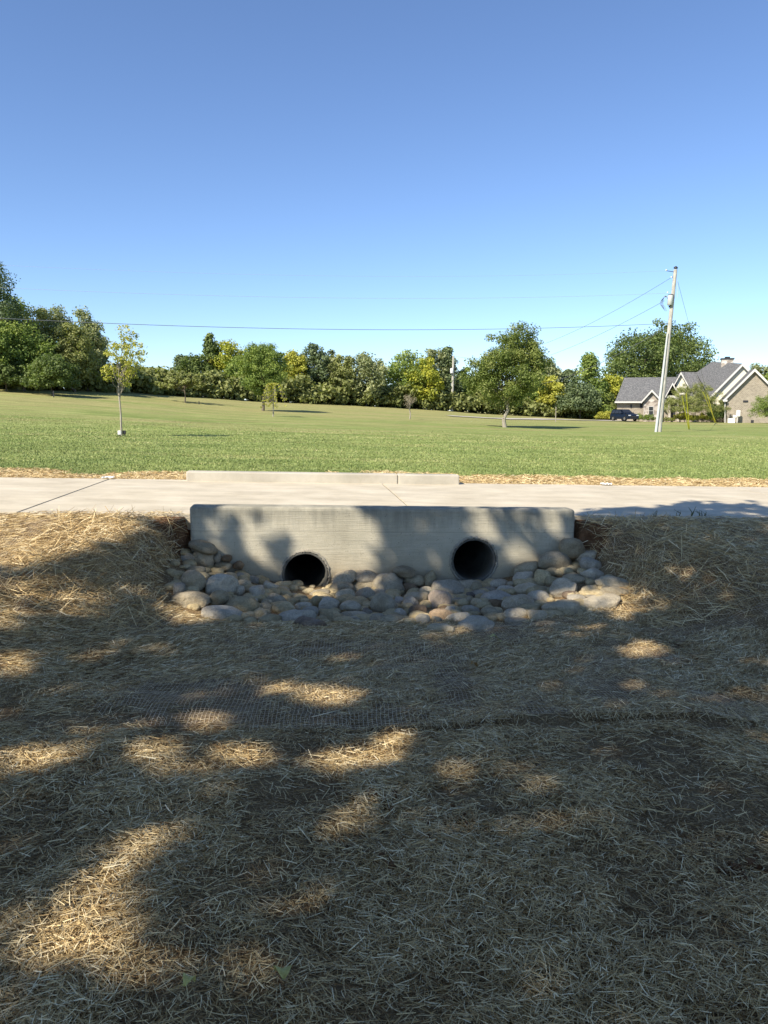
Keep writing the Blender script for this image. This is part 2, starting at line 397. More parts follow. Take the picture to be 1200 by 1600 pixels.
for j in J[1:-1]:
    bm = bmesh.new(); prism(bm, [PW(j-.012, V1+.02, -.012), PW(j+.012, V1+.02, -.012), PW(j+.012, VP1-.02, -.012), PW(j-.012, VP1-.02, -.012)], (0, 0, -.12)); link('joint_filler', bm_me('joint_filler', bm), M_joint, path)
# far curb and headwall
def wallbox(u0, u1, v0, v1, z0, z1, bev):
    bm = bmesh.new(); prism(bm, [PW(u0, v0, z0), PW(u1, v0, z0), PW(u1, v1, z0), PW(u0, v1, z0)], (0, 0, z1-z0))
    bmesh.ops.recalc_face_normals(bm, faces=bm.faces[:])
    es = [e for e in bm.edges if e.verts[0].co.z+e.verts[1].co.z > 2*(z0+.02)+.1*(z1-z0) or True]
    bmesh.ops.bevel(bm, geom=es, offset=bev, segments=3, affect='EDGES', profile=.5)
    return bm
def uon(px, py, v):                   # path coordinate where a pixel ray meets the plane v
    d = ray(px, py); k = -d[0]*SA+d[1]*CA; p = d*(v/k); return float(uv(p[0], p[1])[0]), p[2]+HC
cu0, _ = uon(291, 750, 10.83); cu1, _ = uon(718, 755, 10.83)
curb_t = empty('curb', PW((cu0+cu1)/2, 10.94), 'low pale concrete kerb block along the far edge of the path', 'kerb')
cm_, _ = uon(622, 748, 10.83)
for a, b in ((cu0, cm_-.003), (cm_+.003, cu1)):
    bm = wallbox(a, b, 10.83, 11.05, -.1, .135, .018); link('curb_section', bm_me('curb_section', bm), M_curb, curb_t)
pipes = []
for px, py in ((477, 898), (740, 876)):
    u, z = uon(px, py, V0); pipes.append((u, z))
PR = .200
hw = empty('headwall', PW(0, V0, -.6), 'long concrete culvert headwall pierced by two round pipes, dappled with shade', 'headwall')
bm = wallbox(-HWL, HWL, V0, V1, -1.15, .10, .035)
hm = bm_me('headwall_block', bm)
ho = bpy.data.objects.new('tmp', hm); C.objects.link(ho)
def dirv(): x0, y0 = xy(0, 0); x1, y1 = xy(0, 1); return Vector((x1-x0, y1-y0, 0))
DV = dirv()
def cyl_path(u, z, v0, v1, r, n=40, wob=0, seed=0):
    c0 = PW(u, v0, 0); c0.z = z; U = Vector((CA, SA, 0)); V = []
    rr = random.Random(seed)
    pr = [r+wob*rr.uniform(-1, 1) for _ in range(n)]
    for k, v in enumerate((v0, v1)):
        for j in range(n):
            t = 2*math.pi*j/n; V.append(c0+DV*(v-v0)+U*math.cos(t)*pr[j]+Vector((0, 0, 1))*math.sin(t)*pr[j])
    return V
for u, z in pipes:
    V = cyl_path(u, z, V0-.3, V1+.3, PR+.024, 48)
    bm = bmesh.new(); vv = [bm.verts.new(p) for p in V]; n = 48
    bm.faces.new(vv[:n]); bm.faces.new(vv[n:][::-1])
    for j in range(n): bm.faces.new((vv[j], vv[n+j], vv[n+(j+1) % n], vv[(j+1) % n]))
    co = bpy.data.objects.new('cut', bm_me('cut', bm)); C.objects.link(co)
    md = ho.modifiers.new('b', 'BOOLEAN'); md.object = co; md.operation = 'DIFFERENCE'; md.solver = 'EXACT'
dg = bpy.context.evaluated_depsgraph_get(); hm2 = bpy.data.meshes.new_from_object(ho.evaluated_get(dg))
for o in [o for o in C.objects if o.name.startswith(('tmp', 'cut'))]: bpy.data.objects.remove(o)
hm2.materials.clear(); link('wall_block', hm2, M_wall, hw)
def ring_mesh(name, u, z, prof, n=56, wob=0, seed=1):
    """prof: list of (radius, v) swept round the pipe axis"""
    rr = random.Random(seed); U = Vector((CA, SA, 0)); V = []; m = len(prof)
    for j in range(n):
        t = 2*math.pi*j/n
        for i, (r, v) in enumerate(prof):
            r2 = r+wob*rr.uniform(-1, 1)*(1 if 0 < i < m-1 else .3); v2 = v+wob*rr.uniform(-1, .6)*(1 if 0 < i < m-1 else 0)
            c = PW(u, v2, 0); c.z = z; V.append(c+U*math.cos(t)*r2+Vector((0, 0, math.sin(t)*r2)))
    Fc = [(j*m+i, ((j+1) % n)*m+i, ((j+1) % n)*m+i+1, j*m+i+1) for j in range(n) for i in range(m-1)]
    return npmesh(name, [tuple(v) for v in V], Fc, True)
for k, (u, z) in enumerate(pipes):
    c = PW(u, V0); c.z = z
    p = empty('culvert_pipe', c, ['round culvert pipe opening left of centre, lower in the headwall', 'round culvert pipe opening right of centre, higher in the headwall'][k], 'pipe', 'round pipes through the headwall')
    prof = [(PR+.022, V0+.02), (PR+.018, V0-.010), (PR+.003, V0-.012), (PR, V0+.01)]
    v = V0+.02
    while v < V0+3.4: prof += [(PR-.004, v), (PR+.006, v+.03)]; v += .06
    prof += [(PR, V0+3.4), (.001, V0+3.42)]
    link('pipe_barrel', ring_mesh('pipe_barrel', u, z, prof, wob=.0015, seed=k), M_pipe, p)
    r2 = PR+.019
    prof = [(r2, V0+.03), (r2+.002, V0-.01), (r2+.008, V0-.014), (r2+.018, V0-.008), (r2+.03, V0+.006)]
    link('mortar_collar', ring_mesh('mortar_collar', u, z, prof, n=110, wob=.007, seed=k+5), M_mortar, p)
# soil fill behind the wall ends lies under the path: closes the view beneath the slabs
bm = bmesh.new(); prism(bm, [PW(-24, V1+.02, -.17), PW(24, V1+.02, -.17), PW(24, VP1-.02, -.17), PW(-24, VP1-.02, -.17)], (0, 0, -.03))
tag(link('subgrade', bm_me('subgrade', bm), M_soil), 'compacted earth below the path slabs', kind='structure')
# ------------------------------------------------------------------ rocks
def rock_mesh(name, w_, d_, h_, seed, cuts, ang=.0):
    bm = bmesh.new(); bmesh.ops.create_icosphere(bm, subdivisions=4 if w_ > .3 else 3, radius=1)
    V = np.array([v.co for v in bm.verts]); r = np.random.default_rng(seed)
    dirs = r.normal(size=(7, 3)); dirs /= np.linalg.norm(dirs, axis=1)[:, None]
    amp = r.uniform(-.16, .16, 7); k = r.uniform(1.2, 2.6, 7)
    s = 1+sum(a*np.sin(kk*(V@dd)*2+i) for i, (a, kk, dd) in enumerate(zip(amp, k, dirs)))*.55
    s = s+.02*sum(np.sin(9*(V@dd)+i*2) for i, dd in enumerate(dirs))/2
    V = V*s[:, None]
    s2 = sum(np.sin(k2*(V@dd)+j*1.7)/k2 for j, (k2, dd) in enumerate(zip((6, 8, 11, 15, 21, 28, 37), r.normal(size=(7, 3)))))
    V = V*(1+.10*s2)[:, None]
    # superellipse squareness
    V = np.sign(V)*np.abs(V)**r.uniform(.82, 1.0)
    for i in range(cuts+int(r.integers(0, 3))):
        nrm = r.normal(size=3); nrm[2] = abs(nrm[2])*.6; nrm[1] -= .5; nrm /= np.linalg.norm(nrm); dd = r.uniform(.55, .85)
        h = V@nrm; o = np.maximum(h-dd, 0); V = V-nrm[None]*(o*(.93))[:, None]
        V = V+nrm[None]*((o > 0)*.03*np.sin(11*V[:, 0]+5*V[:, 2]+i))[:, None]
    V = V/np.array([np.abs(V[:, i]).max() for i in range(3)])[None]
    V = V*np.array([w_/2, d_/2, h_/2])[None]
    c, s2 = math.cos(ang), math.sin(ang)
    V = np.stack([V[:, 0]*c-V[:, 2]*s2, V[:, 1], V[:, 0]*s2+V[:, 2]*c], -1)
    Fc = np.array([[v.index for v in f.verts] for f in bm.faces]); bm.free()
    return npmesh(name, V, Fc, True)
riprap = empty('riprap_apron', PW(0, V0-.9, -.6), 'bed of rounded river rocks piled below the headwall pipes', 'riprap')
A = [(240,68,210,80,-18,'t'),(105,160,140,95,0,'t'),(235,150,200,110,-25,'g'),(335,145,60,70,0,'t'),(405,150,70,50,0,'b'),(370,212,130,65,0,'t'),(170,250,160,90,0,'g'),(150,325,180,160,10,'g'),(325,250,130,70,0,'g'),(355,365,240,180,-10,'g'),(435,290,110,80,0,'g'),(540,300,160,60,-25,'t',2),(600,310,110,60,-10,'t',1),(535,355,120,90,0,'g'),(505,400,80,90,0,'g'),(635,415,115,140,0,'g'),(720,370,140,100,-25,'g'),(40,385,100,100,0,'g'),(140,465,290,115,0,'t'),(330,450,170,120,0,'g'),(370,570,300,115,-8,'g'),(510,510,250,150,0,'g'),(560,430,60,40,0,'b'),(770,460,150,90,0,'g',2),(700,530,140,80,-35,'g',2),(655,570,110,90,0,'g',1),(815,388,110,50,0,'g',2),(905,432,95,42,0,'t'),(985,450,62,60,0,'g'),(890,470,150,60,0,'g'),(850,525,190,110,0,'g',2),(980,510,120,60,0,'g'),(730,610,180,80,0,'g'),(930,600,300,130,8,'g'),(1030,638,270,95,0,'b',2),(1080,480,110,100,0,'g'),(1030,555,120,80,0,'g'),(490,200,80,60,0,'b',1),(1095,415,170,60,6,'t',1),(700,480,90,60,0,'g'),(600,475,80,60,0,'g')]
B = [(165,195,180,90,15,'t'),(330,178,170,85,-5,'t',1),(150,270,170,110,8,'t'),(190,325,145,100,0,'g'),(310,250,190,100,8,'g'),(315,315,150,90,25,'g'),(490,250,240,170,0,'g'),(510,200,200,70,0,'g'),(445,385,205,155,0,'g'),(60,390,150,120,0,'g'),(220,400,170,85,0,'g'),(85,485,190,135,-12,'g'),(240,465,190,60,0,'g'),(330,450,90,80,0,'b',1),(240,500,110,60,0,'g',1),(410,490,110,90,0,'g'),(510,500,190,80,0,'g'),(570,455,110,90,0,'g'),(570,360,70,75,0,'t'),(640,275,130,95,0,'b',2),(680,215,160,80,0,'g'),(690,350,180,100,0,'t'),(640,385,140,110,0,'g',1),(700,430,135,115,0,'b',3),(795,210,85,130,-5,'g'),(760,290,110,70,0,'g'),(860,360,165,150,-5,'o',3),(930,270,240,130,-8,'g'),(1080,255,200,100,-8,'g'),(1080,325,80,60,0,'b',1),(1070,370,60,70,0,'t'),(990,360,90,50,0,'t'),(650,510,110,60,0,'g'),(750,500,120,100,0,'g',2),(840,500,80,80,0,'g'),(870,470,190,90,-5,'o',2),(950,440,100,90,0,'t',2),(985,490,210,85,20,'g',1),(1080,430,150,80,0,'g'),(1130,530,270,120,5,'g'),(870,562,190,70,0,'g'),(1150,310,110,60,0,'g'),(10,540,90,80,0,'b',1),(590,145,170,60,-8,'t',1),(250,225,70,40,0,'g'),(430,300,90,60,0,'g'),(900,420,90,70,0,'b',1)]
Cc = [(15,405,80,90,0,'g'),(170,370,150,60,8,'g'),(265,378,60,45,0,'t'),(235,415,130,65,0,'g'),(110,420,140,50,0,'t'),(185,470,250,80,0,'t',1),(160,515,150,60,0,'b',1),(385,265,180,90,18,'g'),(355,335,150,110,12,'g'),(490,335,120,125,0,'g',2),(580,205,245,135,0,'g'),(645,250,105,80,0,'b',2),(700,125,170,160,20,'t'),(575,295,120,75,-15,'g'),(565,355,100,70,0,'g'),(675,300,80,30,0,'b'),(370,410,170,70,15,'g'),(460,420,180,65,0,'g'),(475,475,170,95,-8,'g',1),(330,515,240,110,0,'t',2),(670,410,230,150,0,'g',3),(740,340,190,70,-8,'g'),(850,240,190,120,0,'g'),(820,170,190,80,12,'g'),(850,300,170,90,-8,'g',1),(850,365,90,50,0,'g'),(840,415,140,60,0,'g'),(1000,365,230,95,-12,'g',1),(1020,430,230,85,0,'t',1),(740,485,130,60,0,'g'),(640,550,290,120,0,'g'),(900,515,290,90,10,'g'),(290,600,190,90,0,'g'),(455,605,140,100,0,'g'),(130,580,150,70,0,'g'),(30,520,100,80,0,'g'),(860,465,110,30,0,'g'),(560,490,60,40,0,'g'),(300,648,180,60,0,'t'),(700,455,120,60,0,'b')]
rocks = [(270+r[0]/4.8, 840+r[1]/4.8, r[2]/4.8, r[3]/4.8)+tuple(r[4:]) for r in A]
rocks += [(500+r[0]/4.615, 860+r[1]/4.615, r[2]/4.615, r[3]/4.615)+tuple(r[4:]) for r in B]
rocks += [(740+r[0]/4.615, 830+r[1]/4.615, r[2]/4.615, r[3]/4.615)+tuple(r[4:]) for r in Cc]
special = {'o': 'broken ochre stone with fresh angular faces', 'b': 'dark brown stone'}
for i, r in enumerate(rocks):
    px, py, wp, hp, an, kd = r[:6]; cuts = r[6] if len(r) > 6 else 0
    d0 = hit(px, py, .05); sc = d0.y/1200
    W = wp*sc*1.13; H = hp*sc*1.18; Dp = max(W*.75, H)*1.05
    c = hit(px, py+1.5, H*.20)
    lim = V0-Dp*.42; u, v = uv(c.x, c.y)
    if v > lim:                                            # keep clear of the wall, same line of sight
        k = lim/v; c = Vector((c.x*k, c.y*k, HC+(c.z-HC)*k))
    o = link('stone', rock_mesh('stone', W, Dp, H, 100+i, cuts, R(an)), M_rock[kd], riprap, False)
    o.location = c-riprap.location; o.rotation_euler.z = random.uniform(-.25, .25)
    if kd == 'o' or (kd == 'b' and wp > 26): o['label'] = special[kd]
# small stones wedged underneath
parts = []
n = 0
while n < 420:
    u = random.uniform(-1.95, 1.95); dv = random.uniform(.05, 1.5)
    if (u/2.1)**2+(max(dv-.5, 0)/1.15)**2 > 1: continue
    x, y = xy(u, V0-dv); s = random.uniform(.03, .075); bm = bmesh.new(); bmesh.ops.create_icosphere(bm, subdivisions=2, radius=1)
    V = np.array([v.co for v in bm.verts])*np.array([s*random.uniform(.8, 1.4), s, s*.6]); V = V*(1+.12*np.sin(V*60+n))
    a = random.uniform(0, 3); V = np.stack([V[:, 0]*math.cos(a)-V[:, 1]*math.sin(a), V[:, 0]*math.sin(a)+V[:, 1]*math.cos(a), V[:, 2]], -1)
    Fc = np.array([[v.index for v in f.verts] for f in bm.faces]); bm.free()
    parts.append((V+np.array([x, y, float(T(x, y))+s*.2]), Fc)); n += 1
V, Fc = join(parts); link('wedged_gravel', npmesh('wedged_gravel', V, Fc, True), M_rock['g'], riprap)['kind'] = 'stuff'
# ------------------------------------------------------------------ straw
def strands(P, az, pit, L, W, tint, one=False):
    """bent flat ribbons: centres P, azimuth, pitch, length, width"""
    n = len(P); d = np.stack([np.cos(az)*np.cos(pit), np.sin(az)*np.cos(pit), np.sin(pit)], -1)
    side = np.stack([-np.sin(az), np.cos(az), np.zeros(n)], -1); nn = np.cross(d, side)
    roll = rng.uniform(-1.1, 1.1, n)[:, None]; side = side*np.cos(roll)+nn*np.sin(roll)
    bend = rng.normal(0, .045, n)[:, None]*L[:, None]; bv = nn*rng.uniform(0, 1, (n, 1))+np.cross(d, nn)*rng.uniform(-1, 1, (n, 1))
    a = P-d*L[:, None]/2; b = P+bv*bend; c = P+d*L[:, None]/2; w2 = side*(W[:, None]/2)
    if one:
        V = np.stack([a-w2*.8, a+w2*.8, c+w2*.7, c-w2*.7], 1).reshape(-1, 3); return V, np.arange(4*n).reshape(-1, 4), tint
    V = np.stack([a-w2*.8, a+w2*.8, b-w2, b+w2, c-w2*.6, c+w2*.6], 1).reshape(-1, 3)
    o = (np.arange(n)*6)[:, None]; Fc = np.concatenate([o+np.array([0, 1, 3, 2]), o+np.array([2, 3, 5, 4])], 1).reshape(-1, 4)
    return V, Fc, np.repeat(tint, 2)
def netmask(x, y):                         # 1 where the blanket with its net lies
    u, v = uv(x, y); e = 3.62+.05*np.sin(u*2.3)-.06*np.sin(u*.9)
    return (v > e) & (v < V1-.02)
def rockpan(x, y, grow_=0):
    u, v = uv(x, y); dv = V0-v
    front = 1.56+.06*np.sin(u*3)-.22*np.clip(np.abs(u)/2, 0, 1)**3
    half = 1.9+.16*np.clip(dv/.8, 0, 1)
    return (np.abs(u) < half+grow_) & (dv < front+grow_) & ((np.abs(u)/(half+grow_))**5+(np.clip(dv, 0, 9)/(front+grow_))**5 < 1)
def clayzone(x, y):
    u, v = uv(x, y); return (np.abs(np.abs(u)-2.02) < .16+.07*vn(v*9, u*5)) & (v > V0-.25*vn(u*7+3, v*7)-.06)
SV, SF, ST, off = [], [], [], 0
def scatter(n, y0, y1, spread, lmin, lmax, wmin, wmax, aniso, lift):
    global off
    y = rng.uniform(y0**1.5, y1**1.5, n)**(1/1.5); x = rng.uniform(-1, 1, n)*(y*.5*spread+.35)
    u, v = uv(x, y); cl = fbm(x*2.4+9, y*2.4, 3)
    e_ = v-(3.62+.05*np.sin(u*2.3)-.06*np.sin(u*.9)); lip = (e_ > -.055) & (e_ < .0) & (u > -.9) & (u < 1.5) & (rng.random(n) < .85)
    k = (v < V1-.01) & ~lip & ~rockpan(x, y, -.03) & ~clayzone(x, y) & (rng.random(n) < np.clip((cl-.3)*4.2, np.where(y < 2.7, .4, .15), 1))
    x, y, cl = x[k], y[k], cl[k]; n = len(x)
    net = netmask(x, y); az = rng.uniform(0, np.pi, n)
    h = aniso*net; az = az*(1-h)+h*(rng.normal(.05, .35, n))
    u, v = uv(x, y)
    bank = sstep(1.9, 2.6, np.abs(u))*sstep(5, 5.8, v)
    az = np.where((rng.random(n) < bank*.5), np.sign(u)*rng.normal(-.5, .3, n), az)
    pit = rng.normal(0, .14, n); L = rng.uniform(lmin, lmax, n)*np.where(rng.random(n) < .06, 1.8, 1); W = rng.uniform(wmin, wmax, n)
    e = 1.5e-2; gx = (T(x+e, y)-T(x-e, y))/(2*e); gy = (T(x, y+e)-T(x, y-e))/(2*e)
    pit = pit+np.arctan(gx*np.cos(az)+gy*np.sin(az))
    z = T(x, y)+rng.random(n)**1.5*lift*np.where(net, .95, 1)*(.4+1.3*cl)+.003
    t = np.clip(rng.beta(1.25, 1.35, n)*1.0+(cl-.5)*.35+rng.normal(0, .05, n), 0, 1); 
    V, Fc, tt = strands(np.stack([x, y, z], -1), az, pit, L, W, t, y0 > 2.6)
    SV.append(V); SF.append(Fc+off); ST.append(tt); off += len(V)
scatter(150000, 1.25, 2.7, 1.5, .018, .06, .0011, .0030, .1, .026)
scatter(160000, 2.7, 4.4, 1.35, .022, .07, .0015, .0035, .2, .026)
scatter(180000, 4.4, 6.2, 1.2, .03, .085, .0022, .0046, .5, .022)
scatter(120000, 6.2, 9.0, 1.15, .04, .11, .003, .006, .5, .026)
scatter(40000, 2.5, 9.0, 2.1, .04, .11, .003, .0055, .3, .028)
scatter(14000, .3, 1.35, 2.0, .02, .06, .0015, .0035, .1, .026)
tag(link('straw_mulch', npmesh('straw_mulch', np.concatenate(SV), np.concatenate(SF), False, np.concatenate(ST)), M_straw),
    'loose pale straw mulch scattered over the near bank', kind='stuff')
SV, SF, ST = [], [], []
for v_a, sgn, n in ((V1, 1, 2600), (VP1, -1, 2600)):
    u = rng.uniform(-8, 9, n); v = v_a+sgn*(rng.exponential(.035, n)-.02); k = ((np.abs(u) > HWL+.02) if sgn > 0 else ((u < cu0) | (u > cu1))) & (vn(u*2.3, v*2) > .35); u, v = u[k], v[k]; n = len(u); x, y = xy(u, v)
    V, Fc, tt = strands(np.stack([x, y, grade(u)+.005+rng.random(n)*.008], -1), rng.uniform(0, np.pi, n), rng.normal(0, .06, n), rng.uniform(.03, .09, n), rng.uniform(.0025, .005, n), rng.beta(2, 2, n))
    tag(link('straw_spill', npmesh('straw_spill', V, Fc, False, tt), M_straw), 'straw bits spilled over the near edge of the path' if sgn > 0 else 'straw bits spilled over the far edge of the path', kind='stuff')
# longer wisps poking out at the clay ends and over the slope edges
SV, SF, ST = [], [], []
n = 5200; sg = rng.choice([-1, 1], n); u = sg*rng.uniform(1.86, 3.0, n); dv = rng.uniform(-.05, 1.75, n); x, y = xy(u, V0-dv)
k = ~rockpan(x, y, .0); x, y, sg = x[k], y[k], sg[k]; n = len(x)
V, Fc, tt = strands(np.stack([x, y, T(x, y)+rng.uniform(0, .07, n)], -1), rng.normal(0, .9, n)+sg*-.5, rng.normal(0, .4, n)-.25*0, rng.uniform(.1, .26, n), rng.uniform(.003, .006, n), rng.beta(2, 2, n))
tag(link('straw_wisps', npmesh('straw_wisps', V, Fc, False, tt), M_straw), 'long straw wisps hanging over the clay at the headwall ends', kind='stuff')
# straw border on the far side of the path
n = 52000; x = rng.uniform(-9, 9, n); v = VP1+rng.uniform(0, 1, n)**1.3*2.3; u = x
x, y = xy(u, v); lim = 1.45+1.2*(fbm(x*1.1, y*1.1, 3)-.5)*2; k = ((v-VP1) < lim) & ~((u > cu0) & (u < cu1) & (v < 11.07)); x, y = x[k], y[k]; n = len(x)
V, Fc, tt = strands(np.stack([x, y, T(x, y)+rng.uniform(.0, .035, n)], -1), rng.uniform(0, np.pi, n), rng.normal(0, .22, n), rng.uniform(.05, .14, n), rng.uniform(.005, .01, n), np.clip(rng.beta(2.0, 1.9, n), 0, 1), True)
tag(link('straw_border', npmesh('straw_border', V, Fc, False, tt), M_straw), 'strip of bright dry straw between the far side of the path and the lawn', kind='stuff')
# ------------------------------------------------------------------ netting
def netting():
    parts = []
    def fade(u, v):                                        # the net frays out to both sides and sinks under the straw
        mid = sstep(-2.6, -1.2, u)*(1-sstep(.9, 2.4, u)); bankw = sstep(4.7, 5.6, v)
        return .06+.86*np.maximum(mid, bankw*.85)
    def ribbon(u, v, wd):
        u = np.asarray(u); v = np.asarray(v)
        u2 = u+.02*np.sin(v*5+u*1.3)+.016*(vn(u*7, v*7)-.5); v2 = v+.03*np.sin(u*1.9+v)+.035*(vn(u*3+50, v*9)-.5)
        x, y = xy(u2, v2); z = T(x, y)+.011+.016*vn(x*9, y*9)
        ok = ~rockpan(x, y, .02) & netmask(x, y) & ~clayzone(x, y) & (vn(x*11, y*11)*.6+.4*vn(x*2+3, y*2+8) < fade(u, v))
        P = np.stack([x, y, z], -1); d = np.gradient(P, axis=0); s = np.stack([-d[:, 1], d[:, 0], 0*d[:, 0]], -1); s /= np.linalg.norm(s, axis=1)[:, None]+1e-9
        V = np.stack([P-s*wd/2, P+s*wd/2], 1).reshape(-1, 3); i = np.arange(len(u)-1)*2
        Fc = np.stack([i, i+1, i+3, i+2], -1)[ok[:-1] & ok[1:]]
        if len(Fc): parts.append((V, Fc))
    vv = np.arange(3.55, V1, .07)
    for u in np.arange(-4.4, 4.2, .021): ribbon(np.full(len(vv), u), vv, .0019)
    uu = np.arange(-4.4, 4.2, .06)
    v = 3.55
    while v < V1: ribbon(uu, np.full(len(uu), v), .0021+.002*(random.random() < .12)); v += .024
    return join(parts)
V, Fc = netting()
tag(link('erosion_netting', npmesh('erosion_netting', V, Fc), M_net), 'thin woven netting pinned over the straw around the rock bed', 'netting')
# ------------------------------------------------------------------ lawn blades
n = 210000; y = 11.5+30*rng.random(n)**2.3; x = rng.uniform(-.58, .58, n)*y; u, v = uv(x, y)
lim = 1.4+1.2*(fbm(x*1.1, y*1.1, 3)-.5)*2; k = (v-VP1 > lim) | ((rng.random(n) < .05) & (v > VP1+.25)); x, y = x[k], y[k]; n = len(x)
h = rng.uniform(.012, .034, n)*np.clip((44-y)/16, .2, 1); az = rng.uniform(0, np.pi, n); wd = rng.uniform(.006, .014, n)*(y/16); z = T(x, y)
a = np.stack([x-np.cos(az)*wd, y-np.sin(az)*wd, z], -1); b = np.stack([x+np.cos(az)*wd, y+np.sin(az)*wd, z], -1)
c = np.stack([x+rng.normal(0, .015, n), y+rng.normal(0, .015, n), z+h], -1)
tn = np.clip(fbm(x*.9, y*.9, 4)*.9+rng.normal(0, .17, n)+.02*(y-18)*.6, 0, 1)
tag(link('lawn_grass', npmesh('lawn_grass', np.stack([a, b, c], 1).reshape(-1, 3), np.arange(3*n).reshape(-1, 3), False, tn), M_grass), 'short mown green grass blades beyond the path', kind='stuff')
# ------------------------------------------------------------------ trees
def leaves(Cn, rad, per, size, r, outward=None, flat=.35):
    """leaf clumps: centres Cn (n,3), radius per clump"""
    n = len(Cn); rad = np.broadcast_to(rad, (n,)); k = n*per
    d = r.normal(size=(k, 3)); d /= np.linalg.norm(d, axis=1)[:, None]; q = r.random(k)**.45
    P = np.repeat(Cn, per, 0)+d*(q*np.repeat(rad, per))[:, None]*np.array([1, 1, .75])
    nrm = d*.7+np.array([0, 0, .5])+r.normal(size=(k, 3))*.55; nrm /= np.linalg.norm(nrm, axis=1)[:, None]
    a = np.cross(nrm, r.normal(size=(k, 3))); a /= np.linalg.norm(a, axis=1)[:, None]; b = np.cross(nrm, a)
    s = size*r.uniform(.6, 1.25, k)[:, None]; a = a*s; b = b*s*.62
    V = np.stack([P-a, P-b+nrm*s*.12, P+a, P+b+nrm*s*.12], 1).reshape(-1, 3); Fc = np.arange(4*k).reshape(-1, 4)
    ct = np.repeat(r.normal(0, .2, n), per)
    t = np.clip(.48+ct+r.normal(0, .16, k)+d[:, 2]*.06, 0, 1)
    return V, Fc, t
def branch(p0, p1, r0, r1, r, wig=.06, n=6):
    t = np.linspace(0, 1, n)[:, None]; p0 = np.array(p0); p1 = np.array(p1); L = np.linalg.norm(p1-p0)
    P = p0+(p1-p0)*t; P[1:-1] += r.normal(0, wig*L, (n-2, 3))*.5; return tube_arr(P, np.linspace(r0, r1, n), 6)
NT = [0]
def tree(name, px, Y, top, wpx, kind, label, base=None, low=.12, shape='round', nclump=70, per=55, leaf=None, trunk=None, group=None, bark=None, cat='tree', lean=0, dens=1., clr=.2, topdx=0):
    """px, top, wpx: where the tree stands against the view; Y its distance; low: crown bottom as a share of the height"""
    NT[0] += 1; r = np.random.default_rng(1000+NT[0]*13)
    if base is not None: b0 = hit(px, base); Y = b0.y
    else: b0 = at(px, 640, Y); b0.z = float(T(b0.x, b0.y))
    H = (at(px, top, Y).z-b0.z)*1.04; Wd = wpx*Y/1200*1.17; ro = empty(name, b0, label, cat, group)
    leaf = (leaf or max(.06, .0036*Y*.62))*.7; per = int(per*1.75)
    n = int(nclump*dens); d = r.normal(size=(n, 3)); d /= np.linalg.norm(d, axis=1)[:, None]; q = r.random(n)**.33
    zc = H*(low+(1-low)/2); hz = H*(1-low)/2
    t = d*q[:, None]                                    # unit ball
    if shape == 'cone':
        zz = r.random(n)**1.35; rr = (1-zz)**.85*np.sqrt(r.random(n))*1.0; an = r.uniform(0, 2*np.pi, n)
        t = np.stack([rr*np.cos(an), rr*np.sin(an), zz*2-1], -1)
    elif shape == 'dome':
        t[:, 2] = np.abs(t[:, 2])*1.5-.6; t[:, 2] = np.clip(t[:, 2], -1, 1)
    elif shape == 'maple':                              # widest low down, ragged narrower top
        f = 1.0-.42*sstep(-.1, 1, t[:, 2]); t[:, :2] *= f[:, None]; t[:, 2] += (t[:, 2] > .4)*r.normal(0, .16, n)
    elif shape == 'fan':                                # narrow below, wide above
        f = .45+.55*sstep(-1, .1, t[:, 2]); t[:, :2] *= f[:, None]
    lob = 1+.22*np.sin(np.arctan2(t[:, 1], t[:, 0])*3+r.uniform(0, 6))*(.4+np.abs(t[:, 2]))+r.normal(0, .07, n)
    cr = clr*min(Wd, H*(1-low))*.5*r.uniform(.7, 1.35, n)*1.25
    Cn = np.stack([t[:, 0]*lob*(Wd/2-cr*.5), t[:, 1]*lob*(Wd/2-cr*.5), zc+t[:, 2]*(hz-cr*.6)], -1)
    Cn[:, 0] += (Cn[:, 2]/H)**2*topdx*Y/1200
    Cn += np.array(b0)
    V, Fc, tt = leaves(Cn, cr, per, leaf, r)
    parts = []
    tr = trunk or max(.05, H*.018)
    topz = H*(low+(1-low)*.75); tp = np.array([[0, 0, -.15], [0, 0, H*low*.5], [lean*.3, 0, H*low], [lean, 0, topz*.7], [lean+topdx*Y/2400, 0, topz]])+np.array(b0)
    tp[1:4, :2] += r.normal(0, tr*.6, (3, 2))
    parts.append(tube_arr(tp, [tr*1.35, tr, tr*.85, tr*.5, tr*.2], 8))
    link('trunk', npmesh('trunk', *join(parts), True), bark or M_bark, ro)
    sel = r.permutation(n)[:min(26, n)]; parts = []
    for i in sel:
        c = Cn[i]; f = np.clip((c[2]-b0.z)/H*.62, low*.8, .8); s0 = np.array([b0.x+lean*f, b0.y, b0.z+H*f]); parts.append(branch(s0, c, tr*.38, tr*.08, r))
    link('limbs', npmesh('limbs', *join(parts), True), bark or M_bark, ro)
    link('crown', npmesh('crown', V, Fc, False, tt), LF[kind], ro)
    return ro
WG = 'woodland trees at the left edge'; MG = 'trees in the far treeline'
